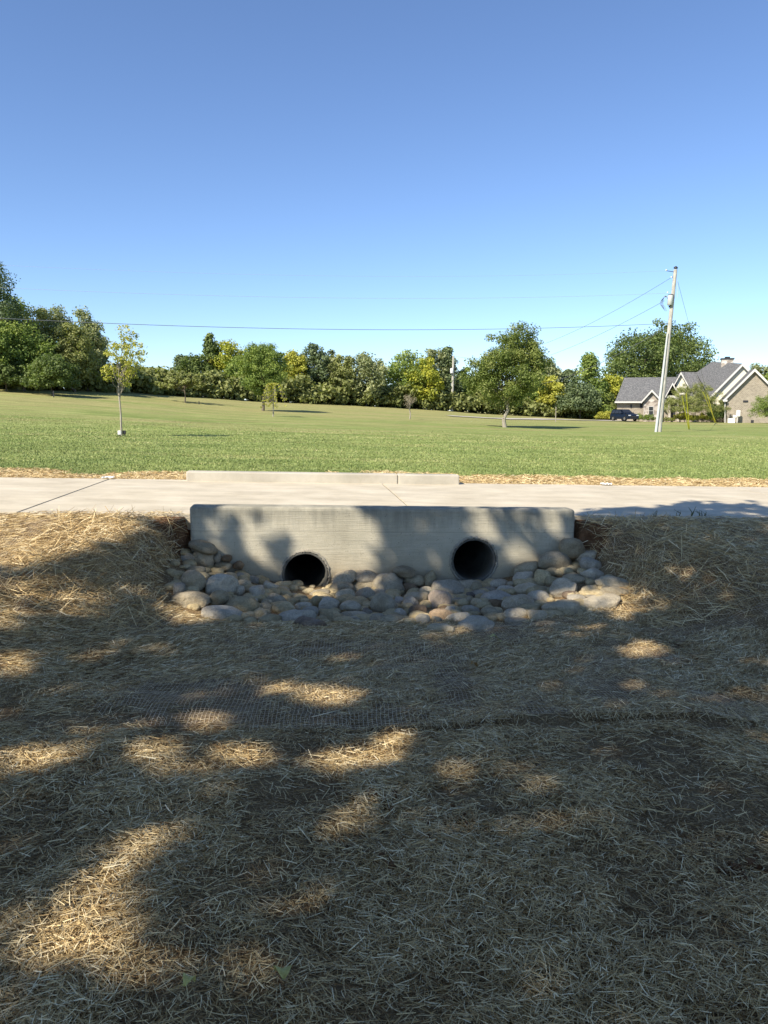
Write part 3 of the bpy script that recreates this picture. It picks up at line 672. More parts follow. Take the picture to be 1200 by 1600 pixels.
W = [  # px, Y, top, width, kind, shape, label
 (-12, 66, 392, 92, 'blue', 'round', 'tallest dark tree cut off by the left edge of the view'),
 (-60, 70, 430, 120, 'dark', 'round', 'dark tree just beyond the left edge'),
 (22, 74, 462, 74, 'green', 'round', 'green tree beside the tallest dark tree at far left'),
 (52, 70, 466, 76, 'olive', 'round', 'olive tree with a ragged top in the left wood'),
 (92, 72, 478, 62, 'grey', 'round', 'grey-green tree with wispy top in the left wood'),
 (138, 74, 482, 62, 'grey', 'round', 'pale grey-green tree at the right end of the left wood'),
 (118, 70, 504, 66, 'olive', 'round', 'yellowish olive tree low in front of the wispy tops'),
 (40, 66, 500, 80, 'green', 'round', 'broad leafy tree above the round cedar at left'),
 (0, 64, 500, 60, 'green', 'round', 'dark leafy tree right at the left margin, under the tallest crown'),
 (150, 76, 508, 40, 'grey', 'round', 'dark low tree closing the left wood towards the field'),
]
for px, Y, top, wd, kd, sh, lb in W: tree('woodland_tree', px, Y, top, wd, kd, lb, low=.06, shape=sh, nclump=110, per=62, group=WG, clr=.24)
tree('cedar_tree', 82, 63, 550, 76, 'dark', 'wide rounded dark cedar standing at the front of the left wood', low=.0, shape='dome', nclump=120, per=60, clr=.2)
tree('cedar_tree', 12, 64, 548, 52, 'dark', 'dark cedar at the left margin beside the dead trunk', low=.0, shape='dome', nclump=90, per=60, clr=.2)
MT = [
 (236, 84, 572, 44, 'olive', 'dome', 'small olive tree with a pale forked trunk near the left wood', .12),
 (200, 92, 582, 60, 'grey', 'dome', 'low greyish tree behind the golden sapling', .05),
 (262, 90, 582, 48, 'olive', 'dome', 'low olive tree left of the dark treetops', .05),
 (284, 94, 556, 46, 'blue', 'cone', 'narrow bluish cedar at the left end of the tall treeline', .02),
 (304, 94, 547, 50, 'dark', 'round', 'dark bushy tree left of the pointed spruce', .04),
 (331, 96, 524, 52, 'dark', 'cone', 'dark pointed spruce rising above its neighbours', .02),
 (358, 97, 532, 64, 'yellow', 'round', 'tall tree with bright yellow-green top right of the spruce', .05),
 (375, 92, 560, 46, 'green', 'round', 'mid green tree below the yellow-green top', .03),
 (398, 104, 541, 50, 'green', 'round', 'green tree hidden behind the isolated round tree', .05),
 (462, 98, 545, 44, 'gold', 'round', 'brightest yellow tree of the treeline', .1),
 (489, 99, 534, 44, 'blue', 'round', 'dark blue-green tree beside the brightest yellow tree', .05),
 (447, 100, 562, 44, 'green', 'round', 'dull green tree under the left side of the yellow one', .03),
 (516, 100, 549, 40, 'grey', 'round', 'pale leafy tree with thin top right of the blue-green tree', .05),
 (536, 99, 553, 44, 'olive', 'round', 'olive tree in the middle of the treeline', .03),
 (572, 100, 551, 62, 'grey', 'round', 'pale grey-green tree at the edge of the sky gap', .05),
 (592, 110, 588, 34, 'grey', 'round', 'thin pale tree low in the sky gap', .1),
 (636, 104, 546, 68, 'green', 'round', 'large green tree right of the sky gap', .04),
 (662, 103, 556, 50, 'yellow', 'round', 'yellowish tree in front of the tall pair left of the far pole', .03),
 (678, 106, 543, 46, 'grey', 'round', 'grey-green tree with soft round top left of the far pole', .04),
 (698, 106, 545, 62, 'blue', 'cone', 'bluish pointed cedar just behind the far pole', .02),
 (724, 108, 574, 36, 'green', 'round', 'small bright tree right of the far pole', .03),
 (752, 112, 578, 46, 'green', 'round', 'green tree peeking out left of the big maple', .03),
 (832, 112, 570, 44, 'green', 'round', 'green tree peeking out right of the big maple', .03),
 (858, 114, 560, 46, 'grey', 'round', 'pale hazy tree right of the maple', .06),
 (862, 110, 588, 36, 'gold', 'round', 'small yellowing tree below the pale hazy one', .03),
 (886, 114, 574, 36, 'blue', 'round', 'narrow dull tree between the pale and the conical trees', .03),
 (918, 112, 555, 84, 'green', 'cone', 'tall conical green tree left of the house', .02),
 (906, 108, 590, 60, 'blue', 'dome', 'broad bluish bush-like tree under the conical tree', .0),
 (950, 116, 584, 56, 'yellow', 'round', 'light green tree below the great oak, left of the house', .03),
 (944, 112, 612, 44, 'dark', 'dome', 'low dark reddish-green bush-like tree beside the house', .0),
 (1186, 140, 566, 40, 'grey', 'round', 'distant pale tree above the garage roof', .1),
 (1212, 135, 572, 46, 'green', 'round', 'distant green tree at the right edge behind the roof', .1),
]
for px, Y, top, wd, kd, sh, lb, low in MT:
    tree('treeline_tree', px, Y, top, wd, kd, lb, low=low, shape=sh, nclump=int(60+wd*.6), per=52, group=MG, clr=.25 if sh != 'cone' else .2, bark=M_bark2 if 'forked' in lb else None)
tree('oak_tree', 1004, 122, 512, 118, 'dark', 'great dome-shaped dark green oak behind the house, left half', low=.05, nclump=190, per=60, clr=.17)
tree('oak_tree', 1048, 126, 499, 110, 'dark', 'great dome-shaped dark green oak behind the house, right half', low=.05, nclump=190, per=60, clr=.17)
tree('maple_tree', 789, 60, 513, 118, 'maple', 'big isolated full green maple with pale trunk on the lawn', base=668, low=.17, shape='maple', nclump=260, per=95, leaf=.1, clr=.15, bark=M_bark2, topdx=26, trunk=.13)
tree('round_tree', 411, 60, 535, 72, 'green', 'isolated round-crowned green tree on the lawn, left of the centre', base=642, low=.2, nclump=230, per=75, leaf=.1, clr=.16, trunk=.11)
tree('golden_sapling', 190, 60, 513, 64, 'lime', 'young golden-leaved sapling with a thin straight trunk on the lawn', base=681, low=.42, shape='maple', nclump=105, per=15, leaf=.055, clr=.15, bark=M_bark2, topdx=20, trunk=.03)
tree('small_tree', 289, 60, 580, 70, 'olive', 'small low-spreading tree with thin trunk near the left treeline', base=629, low=.32, shape='dome', nclump=80, per=50, clr=.2)
tree('bare_sapling', 640, 60, 612, 24, 'tan', 'leafless twiggy sapling standing alone on the lawn', base=655, low=.35, nclump=26, per=16, leaf=.05, clr=.3, bark=M_bark2, trunk=.05)
# weeping sapling
b0 = hit(427, 651); ro = empty('weeping_sapling', b0, 'weeping sapling with drooping yellow branches before the round tree', 'tree'); r = np.random.default_rng(5)
H = at(427, 599, b0.y).z-b0.z; parts = [tube_arr(np.array([[0, 0, 0], [.02, 0, H*.6], [.1, 0, H]])+np.array(b0), [.05, .035, .02], 6)]; Cn = []
link('trunk', npmesh('trunk', *join(parts)), M_bark2, ro); parts = []
for i in range(26):
    a = r.uniform(0, 6.28); q = r.uniform(.3, 1.0); t = np.linspace(0, 1, 7); e = np.stack([np.cos(a)*q*np.sqrt(t), np.sin(a)*q*np.sqrt(t), H+.1*np.sin(t*3)-t**1.6*H*r.uniform(.45, .75)], -1)+np.array(b0)
    parts.append(tube_arr(e, .01, 4)); Cn += list(e[1:])
link('branches', npmesh('branches', *join(parts)), M_bark2, ro)
V, Fc, tt = leaves(np.array(Cn), .1, 14, .05, r); link('crown', npmesh('crown', V, Fc, False, tt), LF['gold'], ro)
# dead trunk
b0 = hit(28, 609); H = 3.6; ro = empty('dead_tree', b0, 'bare dead trunk between the two cedars at far left', 'tree'); B0 = np.array(b0)
link('trunk', npmesh('trunk', *tube_arr(B0+np.array([[0, 0, -.1], [.05, 0, H*.5], [-.05, 0, H]]), [.1, .07, .03], 6)), M_bark2, ro)
parts = [branch(B0+[0, 0, z], B0+[dx, .1, z+dz], .035, .01, r) for z, dx, dz in ((.6, 1.3, .9), (1.0, -1.0, .7), (1.6, .9, .3), (2.2, -.6, .3), (.3, -1.6, 1.1), (2.7, .4, .4))]
link('branches', npmesh('branches', *join(parts)), M_bark2, ro)
# undergrowth: low thicket along the foot of the trees
Cn = []; r = np.random.default_rng(77)
for i in range(1500):
    px = r.uniform(-60, 990); Y = float(np.interp(px, tlx, tlD))+r.uniform(-3, 4); base = at(px, 640, Y)
    z = float(T(base.x, base.y)); hgt = float(np.interp(px, [0, 150, 250, 500, 600, 720, 860, 1000], [2.6, 2.6, 2.0, 2.8, 3.0, 3.0, 2.8, 2]))
    Cn.append((base.x, base.y, z+r.uniform(.1, 1)**.8*hgt*(.75+.5*vn(px*.03, 0))))
for i in range(900):   # dim interior behind, so that no sky shows at the foot
    px = r.uniform(-60, 960); Y = float(np.interp(px, tlx, tlD))+r.uniform(5, 9); base = at(px, 640, Y); Cn.append((base.x, base.y, float(T(base.x, base.y))+r.uniform(.1, 2.6)))
V, Fc, tt = leaves(np.array(Cn), .95, 42, .27, r)
tag(link('undergrowth', npmesh('undergrowth', V, Fc, False, tt*.8), LF['olive']), 'tangled low undergrowth along the foot of the far trees', kind='stuff')
# ------------------------------------------------------------------ house
PH = R(17.5); EX = Vector((math.cos(PH), -math.sin(PH), 0)); EY = Vector((math.sin(PH), math.cos(PH), 0))
H0 = at(963, 640, 106); H0.z = 0
def HP(px, py, b):
    d = Vector(ray(px, py)); o = Vector((0, 0, HC)); k = (H0+EY*b-o).dot(EY)/d.dot(EY); return o+d*k
def brick_nodes(c1, c2, mo, sc, rock=False):
    def f(nt, b):
        q = NB(nt); vm = q.n('ShaderNodeVectorMath', operation='DOT_PRODUCT'); q.l(q.pos(), vm.inputs[0]); vm.inputs[1].default_value = EX+EY
        sx = q.n('ShaderNodeSeparateXYZ'); q.l(q.pos(), sx.inputs[0]); cb = q.n('ShaderNodeCombineXYZ'); q.l(vm.outputs['Value'], cb.inputs[0]); q.l(sx.outputs[2], cb.inputs[1])
        if rock:
            vo = q.n('ShaderNodeTexVoronoi'); vo.inputs['Scale'].default_value = sc; q.l(q.mapped((.6, 1, 1), src=cb.outputs[0]), vo.inputs['Vector'])
            s2 = q.n('ShaderNodeSeparateXYZ'); q.l(vo.outputs['Color'], s2.inputs[0]); q.l(q.ramp(s2.outputs[0], [(0, c1), (.5, mo), (1, c2)]), b.inputs['Base Color']); q.bump(vo.outputs['Distance'], b, .6, .05)
        else:
            br = q.n('ShaderNodeTexBrick'); br.inputs['Scale'].default_value = sc; br.inputs['Color1'].default_value = (*c1, 1); br.inputs['Color2'].default_value = (*c2, 1); br.inputs['Mortar'].default_value = (*mo, 1)
            br.inputs['Mortar Size'].default_value = .03; q.l(cb.outputs[0], br.inputs['Vector'])
            q.l(q.mix(.5, br.outputs[0], q.ramp(q.noise(1.3, 4), [(.3, g(.75)), (.7, g(1.2))]), 'MULTIPLY'), b.inputs['Base Color'])
    return f
M_brick = mat('tan_brick', (.36, .27, .2), .9, brick_nodes((.31, .26, .195), (.21, .17, .125), (.38, .35, .29), 2.2))
M_stone = mat('house_fieldstone', (.35, .32, .28), .9, brick_nodes((.2, .17, .15), (.55, .52, .47), (.36, .31, .26), 3.2, True))
M_cream = mat('cream_siding', (.66, .62, .5), .7)
M_ltrim = mat('pale_trim', (.56, .54, .5), .6)
def shingle_nodes(nt, b):
    q = NB(nt); q.l(q.ramp(q.noise(5, 5, .8, vec=q.mapped((1, 1, 2.5))), [(.32, (.055, .055, .057)), (.5, (.12, .12, .122)), (.66, (.25, .245, .24))]), b.inputs['Base Color'])
M_shin = mat('grey_shingles', (.14, .14, .14), .95, shingle_nodes, .1)
M_glass = mat('dark_window_glass', (.02, .022, .025), .15, spec=.6)
base_h = HP(963, 640, 0); base_h.z = float(T(base_h.x, base_h.y))
house = empty('brick_house', base_h, 'sprawling tan brick house with grey gabled roofs at the right', 'house')
def part(name, polys, m, parent=None):
    bm = bmesh.new()
    for pts, off in polys: prism(bm, pts, off)
    bmesh.ops.triangulate(bm, faces=[f for f in bm.faces if len(f.verts) > 3])
    return link(name, bm_me(name, bm), m, parent or house)
dn = Vector((0, 0, -.16))
def wallp(name, pts, b, m, th=.3): return part(name, [([HP(x, y, b) for x, y in pts], EY*th)], m)
# left wing
wallp('brick_wall', [(964, 664), (964, 628), (1062, 628), (1062, 664)], 0, M_brick)
wallp('brick_wall', [(1062, 664), (1062, 626), (1137, 626), (1137, 668)], -.4, M_brick)
rf = part('roof', [([HP(961, 628, -.5), HP(1066, 628, -.5), HP(1066, 589, 4.6), HP(975.5, 590, 4.6)], dn)], M_shin)
part('roof', [([HP(961, 628, -.5), HP(975.5, 590, 4.6), HP(961, 628, -.5)+EY*10], dn)], M_shin)
part('roof', [([HP(975.5, 590, 4.6), HP(1066, 589, 4.6), HP(1066, 628, -.5)+EY*10, HP(961, 628, -.5)+EY*10], dn)], M_shin)
part('gutter', [([HP(960.5, 627.2, -.56), HP(1002, 627.2, -.56), HP(1002, 629.6, -.56), HP(960.5, 629.6, -.56)], -EY*.12)], M_ltrim)
def gable(ap, l, r_, b, back, wall_m, wall_bottom, inset=2.2, fw=2.6, stonep=None, wall=True, thick=.12):
    """front-facing gable: two roof slopes running back, white rakes, and the wall under them"""
    A_, L_, R_ = HP(*ap, b), HP(*l, b), HP(*r_, b)
    part('roof', [([A_, L_, L_+EY*back, A_+EY*back], Vector((0, 0, -thick)))], M_shin)
    part('roof', [([A_+EX*.001, R_, R_+EY*back, A_+EY*back+EX*.001], Vector((0, 0, -thick)))], M_shin)
    for P_, q in ((L_, l), (R_, r_)):
        f = Vector((0, 0, fw*A_.y/1200)); part('rake_board', [([A_-EY*.06+Vector((0, 0, .03)), P_-EY*.06+Vector((0, 0, .03)), P_-EY*.06-f, A_-EY*.06-f*1.25], -EY*.06)], M_ltrim)
    if wall:
        wb = b+.35; wallp('gable_wall', [(l[0]+inset+1.5, wall_bottom), (l[0]+inset+1.5, l[1]-.5), (ap[0], ap[1]+1.5), (r_[0]-inset-1.5, r_[1]-.5), (r_[0]-inset-1.5, wall_bottom)], wb, wall_m)
gable((1018.7, 609), (1001.7, 628), (1036, 628), -1.5, 4.0, M_stone, 664)
gable((1051, 598), (1039.5, 619.5), (1062, 619), -1.2, 4.5, M_shin, 621, wall=False)
gable((1064, 581.5), (1053, 601), (1077, 605), .3, 6.0, M_cream, 618)
# porch: header, posts, door in the recess
part('porch_header', [([HP(1041, 618, -1.1), HP(1061, 618, -1.1), HP(1061, 622, -1.1), HP(1041, 622, -1.1)], EY*.25)], M_ltrim)
part('porch_post', [([HP(1044.5, 622, -1.1), HP(1047, 622, -1.1), HP(1047, 662, -1.1), HP(1044.5, 662, -1.1)], EY*.3)], M_stone)
part('porch_post', [([HP(1058, 622, -1.1), HP(1060.5, 622, -1.1), HP(1060.5, 662, -1.1), HP(1058, 662, -1.1)], EY*.3)], M_stone)
part('front_door', [([HP(1049, 632, -.03), HP(1055, 632, -.03), HP(1055, 657, -.03), HP(1049, 657, -.03)], -EY*.04)], M_dark)
def window(x0, y0, x1, y1, b):
    f = part('window', [([HP(x0, y0, b), HP(x1, y0, b), HP(x1, y1, b), HP(x0, y1, b)], -EY*.05)], M_ltrim)
    xm, ym = .7, .9; my = (y0+y1)/2
    for a, c in ((y0+ym, my-.3), (my+.3, y1-ym)):
        pn = part('pane', [([HP(x0+xm, a, b-.055), HP(x1-xm, a, b-.055), HP(x1-xm, c, b-.055), HP(x0+xm, c, b-.055)], -EY*.012)], M_glass, f); pn.location = Vector((0, 0, 0))-house.location-f.location
        pn.parent = f; pn.location = (0, 0, 0)
window(1013.2, 634.5, 1021.2, 649, -1.17)
window(1067, 634, 1073, 650, -.42)
part('shutter', [([HP(985, 632, -.02), HP(987.3, 632, -.02), HP(987.3, 637.5, -.02), HP(985, 637.5, -.02)], -EY*.05)], M_dark)
part('shutter', [([HP(1000, 631, -.02), HP(1003, 631, -.02), HP(1003, 637.5, -.02), HP(1000, 637.5, -.02)], -EY*.05)], M_dark)
# middle and upper roofs
part('roof', [([HP(1064, 581, 5), HP(1112, 582, 5), HP(1137, 626, -.6), HP(1060, 627, -.6)], dn)], M_shin)
part('roof', [([HP(1160.5, 568, -4), HP(1112.5, 565, 5), HP(1088, 582, 5), HP(1109, 620, -4)], dn)], M_shin)
part('roof', [([HP(1160.7, 568, -4), HP(1112.7, 565, 5), HP(1165, 600, 9), HP(1212, 618, -4)], dn)], M_shin)
wallp('siding_wall', [(1114, 640), (1114, 617.5), (1160, 571.5), (1206, 617), (1206, 640)], -3.7, M_cream)
for P_ in ((1108.5, 620.5), (1211, 619)):
    A_, L_ = HP(1160.5, 567.6, -4.1), HP(*P_, -4.1); f = Vector((0, 0, .34)); part('rake_board', [([A_, L_, L_-f, A_-f], -EY*.1)], M_ltrim)
wallp('brick_wall', [(1112, 668), (1112, 619), (1140, 619), (1140, 668)], -3.6, M_brick)
# garage wing
gable((1179.5, 576), (1130.5, 625), (1228, 625), -8.5, 9.5, M_brick, 668, inset=3.5, fw=3.4)
sw = HP(1137, 640, -8.1); zt_ = HP(1137, 626, -8.1).z; zb = float(T(sw.x, sw.y))-.3
part('brick_wall', [([Vector((sw.x, sw.y, zb)), Vector((sw.x, sw.y, zt_)), Vector((sw.x, sw.y, zt_))+EY*8, Vector((sw.x, sw.y, zb))+EY*8], EX*.2)], M_brick)
part('gutter', [([HP(1129, 624.5, -8.55), HP(1137, 624.5, -8.55), HP(1136, 627.5, -8.55), HP(1130, 627.5, -8.55)], -EY*.1)], M_ltrim)
part('downspout', [([HP(1132, 627, -8.2), HP(1133.4, 627, -8.2), HP(1133.4, 661, -8.2), HP(1132, 661, -8.2)], -EY*.1)], M_ltrim)
part('gable_vent', [([HP(1161, 625.6, -8.16), HP(1169, 625.6, -8.16), HP(1169, 628.6, -8.16), HP(1161, 628.6, -8.16)], -EY*.04)], M_dark)
bm = bmesh.new(); c0 = [HP(1127, 572, 0), HP(1146, 572, 0)]; zt_ = HP(1130, 561.5, 0).z
prism(bm, [Vector((p.x, p.y, 5.0)) for p in (c0[0], c0[1], c0[1]+EY*1.0, c0[0]+EY*1.0)], (0, 0, zt_-5.0)); ch = link('chimney', bm_me('chimney', bm), M_stone, house)
bm = bmesh.new(); prism(bm, [Vector((p.x, p.y, zt_)) for p in (c0[0]-EX*.08-EY*.08, c0[1]+EX*.08-EY*.08, c0[1]+EX*.08+EY*1.08, c0[0]-EX*.08+EY*1.08)], (0, 0, .16))
cc_ = (c0[0]+c0[1])/2+EY*.5; box(bm, (cc_.x, cc_.y, zt_+.26), (.5, .5, .2)); cp = link('chimney_cap', bm_me('chimney_cap', bm), M_dark, ch); cp.location = (0, 0, 0)
# utility boxes by the garage wall
def onground(px, b):
    p = HP(px, 650, b); p.z = float(T(p.x, p.y)); return p
def boxthing(name, p, size, m, label, cat, rz=-PH, extra=None):
    ro = empty(name, p, label, cat); bm = bmesh.new(); box(bm, (0, 0, size[2]/2), size, bev=.02); ca = link('casing', bm_me('casing', bm), m, ro, False); ca.rotation_euler.z = rz
    bm = bmesh.new(); box(bm, (0, 0, size[2]+.02), (size[0]*.9, size[1]*.9, .04)); li = link('lid', bm_me('lid', bm), extra or m, ro, False); li.rotation_euler.z = rz
    return ro
boxthing('cooling_unit', onground(1143, -9.2), (.75, .75, .5), M_white, 'low white cooling unit on the ground against the garage wall', 'air conditioner')
mp = onground(1152, -9.0); ro = empty('electric_meter', mp, 'grey-white electric meter box on a post by the garage wall', 'meter')
bm = bmesh.new(); box(bm, (0, 0, .55), (.1, .1, 1.1)); box(bm, (-.3, 0, .35), (.08, .08, .7)); link('post', bm_me('post', bm), M_ltrim, ro, False)
bm = bmesh.new(); box(bm, (.1, 0, 1.15), (.42, .25, .75), bev=.03); link('meter_box', bm_me('meter_box', bm), M_white, ro, False)
bm = bmesh.new(); box(bm, (-.3, 0, .8), (.4, .2, .3), bev=.02); link('junction_box', bm_me('junction_box', bm), M_white, ro, False)
boxthing('trash_bin', onground(1176, -9.0), (.3, .3, .32), M_dark, 'small dark bin on the ground at the garage wall', 'bin')
# shrubs before the house
def shrub(px, b, top, wd, kd, label, **k):
    p = HP(px, 650, b); return tree(k.pop('name', 'shrub'), px, p.y, top, wd, kd, label, low=0, shape='dome', cat='shrub', nclump=k.pop('nclump', 40), per=45, leaf=k.pop('leaf', .1), clr=k.pop('clr', .3), trunk=.05, **k)
shrub(939, -3, 642, 15, 'gold', 'left yellow shrub beside the parked car')
shrub(949, -3, 640, 19, 'gold', 'larger yellow shrub touching the rear of the parked car')
shrub(999, -3.2, 644, 16, 'green', 'clipped round green bush right of the parked car', leaf=.07)
shrub(1014.5, -3.4, 646, 18, 'green', 'clipped round green bush under the stone gable window', leaf=.07)
shrub(1042, -3.5, 651, 26, 'olive', 'low loose shrub right of the leaning pole foot')
shrub(1070, -5, 643, 30, 'gold', 'yellow shrub behind the near pair of yellow guards')
shrub(1098, -6, 644, 38, 'gold', 'wide yellow shrub between the two pairs of yellow guards')
shrub(1122, -7, 628, 30, 'dark', 'dark tall shrub against the corner of the garage wing', nclump=70)
shrub(1202, -16, 609, 46, 'green', 'bright green round bush at the right edge before the garage', name='edge_bush', nclump=120, leaf=.08, clr=.2)
# airy weeping bush
p = HP(1086, 650, -6.5); tree('willow_bush', 1086, p.y, 595, 84, 'olive', 'tall airy willow-like bush hiding the middle of the house', low=.05, shape='dome', nclump=330, per=48, leaf=.085, clr=.12, trunk=.06, cat='bush', bark=M_bark2)
# ------------------------------------------------------------------ driveway
def strip(name, pts, wd, m, label, z=.05):
    P = [np.array(hit(x, y)) for x, y in pts]; Q = []
    for a, b in zip(P[:-1], P[1:]):
        for t in np.linspace(0, 1, 14, endpoint=False): Q.append(a+(b-a)*t)
    Q.append(P[-1]); Q = np.array(Q); d = np.gradient(Q, axis=0); s = np.stack([-d[:, 1], d[:, 0], 0*d[:, 0]], -1); s /= np.linalg.norm(s, axis=1)[:, None]
    V = []
    for k in np.linspace(-.5, .5, 5): v = Q+s*wd*k; v[:, 2] = T(v[:, 0], v[:, 1])+z; V.append(v)
    V = np.stack(V, 1); n, m_ = V.shape[:2]; idx = np.arange(n*m_).reshape(n, m_)
    Fc = np.stack([idx[:-1, :-1], idx[1:, :-1], idx[1:, 1:], idx[:-1, 1:]], -1).reshape(-1, 4)
    return tag(link(name, npmesh(name, V.reshape(-1, 3), Fc), m), label, kind='structure')
strip('driveway', [(700, 650), (780, 654.5), (860, 655.5), (940, 657.5), (1010, 658)], 3.4, M_curb, 'thin pale driveway running across the lawn to the parked car', .06)
# ------------------------------------------------------------------ car
M_car = mat('dark_blue_car_paint', (.006, .011, .024), .3, spec=.4); M_tyre = mat('tyre_rubber', (.015, .015, .015), .8); M_rim = mat('alloy_rim', (.4, .4, .42), .3, metal=.8)
M_lens = mat('headlight_lens', (.6, .62, .65), .1, spec=.8); M_red = mat('tail_lens', (.3, .01, .01), .2)
cp_ = hit(975, 658.6); cp_.z = float(T(cp_.x, cp_.y))+.07
car = empty('parked_car', cp_, 'dark blue sport utility vehicle parked on the driveway before the house', 'car', rz=R(-72)); car.scale = (.86, .86, .86)
def cobj(name, bm, m, parent=car, smooth=False): return link(name, bm_me(name, bm, smooth), m, parent, False)
side = [(-2.3, .35), (-2.32, .8), (-2.2, 1.05), (-2.0, 1.62), (-1.7, 1.72), (.1, 1.7), (.95, 1.15), (1.95, 1.0), (2.25, .85), (2.32, .4), (2.1, .28), (-2.1, .28)]
bm = bmesh.new(); prism(bm, [(x, -.92, z) for x, z in side], (0, 1.84, 0))
for v in bm.verts:
    if v.co.z > 1.1: v.co.y *= .80
bmesh.ops.bevel(bm, geom=bm.edges[:], offset=.05, segments=2, affect='EDGES'); body = cobj('body', bm, M_car)
bm = bmesh.new()
for s in (-1, 1):
    for x0, x1, t0, t1 in ((-1.9, -1.15, -1.75, -1.12), (-1.08, -.2, -1.05, -.2), (-.13, .78, -.13, .05)):
        prism(bm, [(x0, s*.905, 1.1), (x1, s*.905, 1.1), (t1, s*.765, 1.58), (t0, s*.765, 1.58)], (0, s*.02, 0))
cobj('side_windows', bm, M_glass)
bm = bmesh.new(); prism(bm, [(.98, -.72, 1.19), (.98, .72, 1.19), (.2, .66, 1.665), (.2, -.66, 1.665)], (.02, 0, .02)); cobj('windscreen', bm, M_glass)
bm = bmesh.new(); prism(bm, [(-2.21, -.66, 1.12), (-2.21, .66, 1.12), (-2.04, .62, 1.58), (-2.04, -.62, 1.58)], (-.02, 0, .01)); cobj('rear_window', bm, M_glass)
for s in (-1, 1):
    bm = bmesh.new(); box(bm, (2.28, s*.68, .82), (.1, .36, .14), bev=.02); cobj('headlight', bm, M_lens)
    bm = bmesh.new(); box(bm, (-2.28, s*.74, .98), (.1, .22, .2), bev=.02); cobj('tail_light', bm, M_red)
    bm = bmesh.new(); box(bm, (.75, s*1.0, 1.18), (.14, .2, .14), bev=.03); cobj('wing_mirror', bm, M_car)
    for x in (-1.42, 1.42):
        wh = empty('wheel', (x, s*.84, .36)); wh.parent = car
        bm = bmesh.new(); bmesh.ops.create_cone(bm, cap_ends=True, segments=24, radius1=.36, radius2=.36, depth=.24, matrix=Matrix.Rotation(R(90), 4, 'X')); bmesh.ops.bevel(bm, geom=bm.edges[:], offset=.02, segments=1, affect='EDGES'); link('tyre', bm_me('tyre', bm), M_tyre, wh, False)
        bm = bmesh.new(); bmesh.ops.create_cone(bm, cap_ends=True, segments=10, radius1=.22, radius2=.2, depth=.27, matrix=Matrix.Rotation(R(90), 4, 'X')); link('rim', bm_me('rim', bm), M_rim, wh, False)
bm = bmesh.new(); box(bm, (2.3, 0, .62), (.08, 1.0, .26), bev=.02); cobj('grille', bm, M_dark)
bm = bmesh.new(); box(bm, (2.29, 0, .38), (.1, 1.5, .12), bev=.02); cobj('bumper', bm, M_dark)
# ------------------------------------------------------------------ poles and wires
pb = hit(1029, 675); PY = pb.y; pt = at(1055.5, 421, PY)
pole = empty('utility_pole', pb, 'tall weathered grey utility pole leaning to the right before the house', 'utility pole')
PB, PT = np.array(pb), np.array(pt); PB[2] -= .3
tt_ = np.linspace(0, 1, 14)[:, None]; link('shaft', npmesh('shaft', *tube_arr(PB+(PT-PB)*tt_, np.linspace(.155, .105, 14), 12), True), M_pole, pole)
def onp(px, py, dy=0): return np.array(at(px, py, PY+dy))
bp = hit(1025.0, 674.5); q0 = onp(1024.5, 675, -.12); q0[2] -= .2; link('cable_guard', npmesh('cable_guard', *tube_arr(np.array([q0, onp(1035, 590, -.15), onp(1043, 520, -.15)]), [.085, .07, .05], 8), True), M_trans, pole)
pc = onp(1055.6, 419.5); link('pole_cap', npmesh('pole_cap', *tube_arr(np.array([pc, pc+[.01, 0, .07], pc+[.01, 0, .13]]), [.12, .12, .04], 12), True), M_dark, pole)
tc = onp(1046.5, 477, -.12); tt2 = onp(1048, 461, -.12)
tr = link('transformer', npmesh('transformer', *tube_arr(np.array([tc, tc+(tt2-tc)*.04, tc+(tt2-tc)*.96, tt2, tt2+[0, 0, .02]]), [.12, .155, .155, .15, .01], 18), False), M_trans, pole)
link('transformer_lid', npmesh('transformer_lid', *tube_arr(np.array([tt2, tt2+[0, 0, .03], tt2+[0, 0, .06]]), [.165, .16, .02], 18)), M_dark, tr).location = (0, 0, 0)
link('bracket', npmesh('bracket', *join([tube_arr(np.array([onp(1045, 479, 0), onp(1052, 480, 0)]), .05, 6), tube_arr(np.array([onp(1047, 462, 0), onp(1054, 461, 0)]), .04, 6)])), M_dark, pole)
for a, b in (((1041, 423), (1054, 425)), ((1050, 433), (1056, 432))):
    link('insulator_arm', npmesh('insulator_arm', *tube_arr(np.array([onp(*a), onp(*b)]), .02, 6)), M_dark, pole)
for a in ((1041, 423), (1049, 434), (1043, 458)):
    e = onp(*a); link('insulator', npmesh('insulator', *tube_arr(np.array([e, e+[0, 0, .05], e+[0, 0, .09]]), [.045, .05, .02], 8)), M_trans, pole)
parts = []
for i in range(6):
    a = np.linspace(0, 2*np.pi*.8, 14); cx, cy = 1040-i*.5, 474-i*.6; parts.append(tube_arr(np.array([onp(cx+(5+i*.5)*math.cos(t+1+i*.1)*(.8), cy+(12-i)*math.sin(t+1), -.1*i*.2) for t in a]), .008, 4))
link('cable_loops', npmesh('cable_loops', *join(parts)), M_wire, pole)
link('drop_tube', npmesh('drop_tube', *tube_arr(np.array([onp(1058, 437), onp(1058.6, 450), onp(1058.8, 465)]), .012, 5)), M_trans, pole)
b2 = at(706, 645, 104); b2.z = float(T(b2.x, b2.y)); t2 = at(708.5, 556, 104)
fp = empty('utility_pole', b2, 'slim distant wooden utility pole before the far treeline', 'utility pole')
link('shaft', npmesh('shaft', *tube_arr(np.array([np.array(b2)-[0, 0, .2], (np.array(b2)+np.array(t2))/2, np.array(t2)]), [.19, .17, .13], 10), True), M_pole, fp)
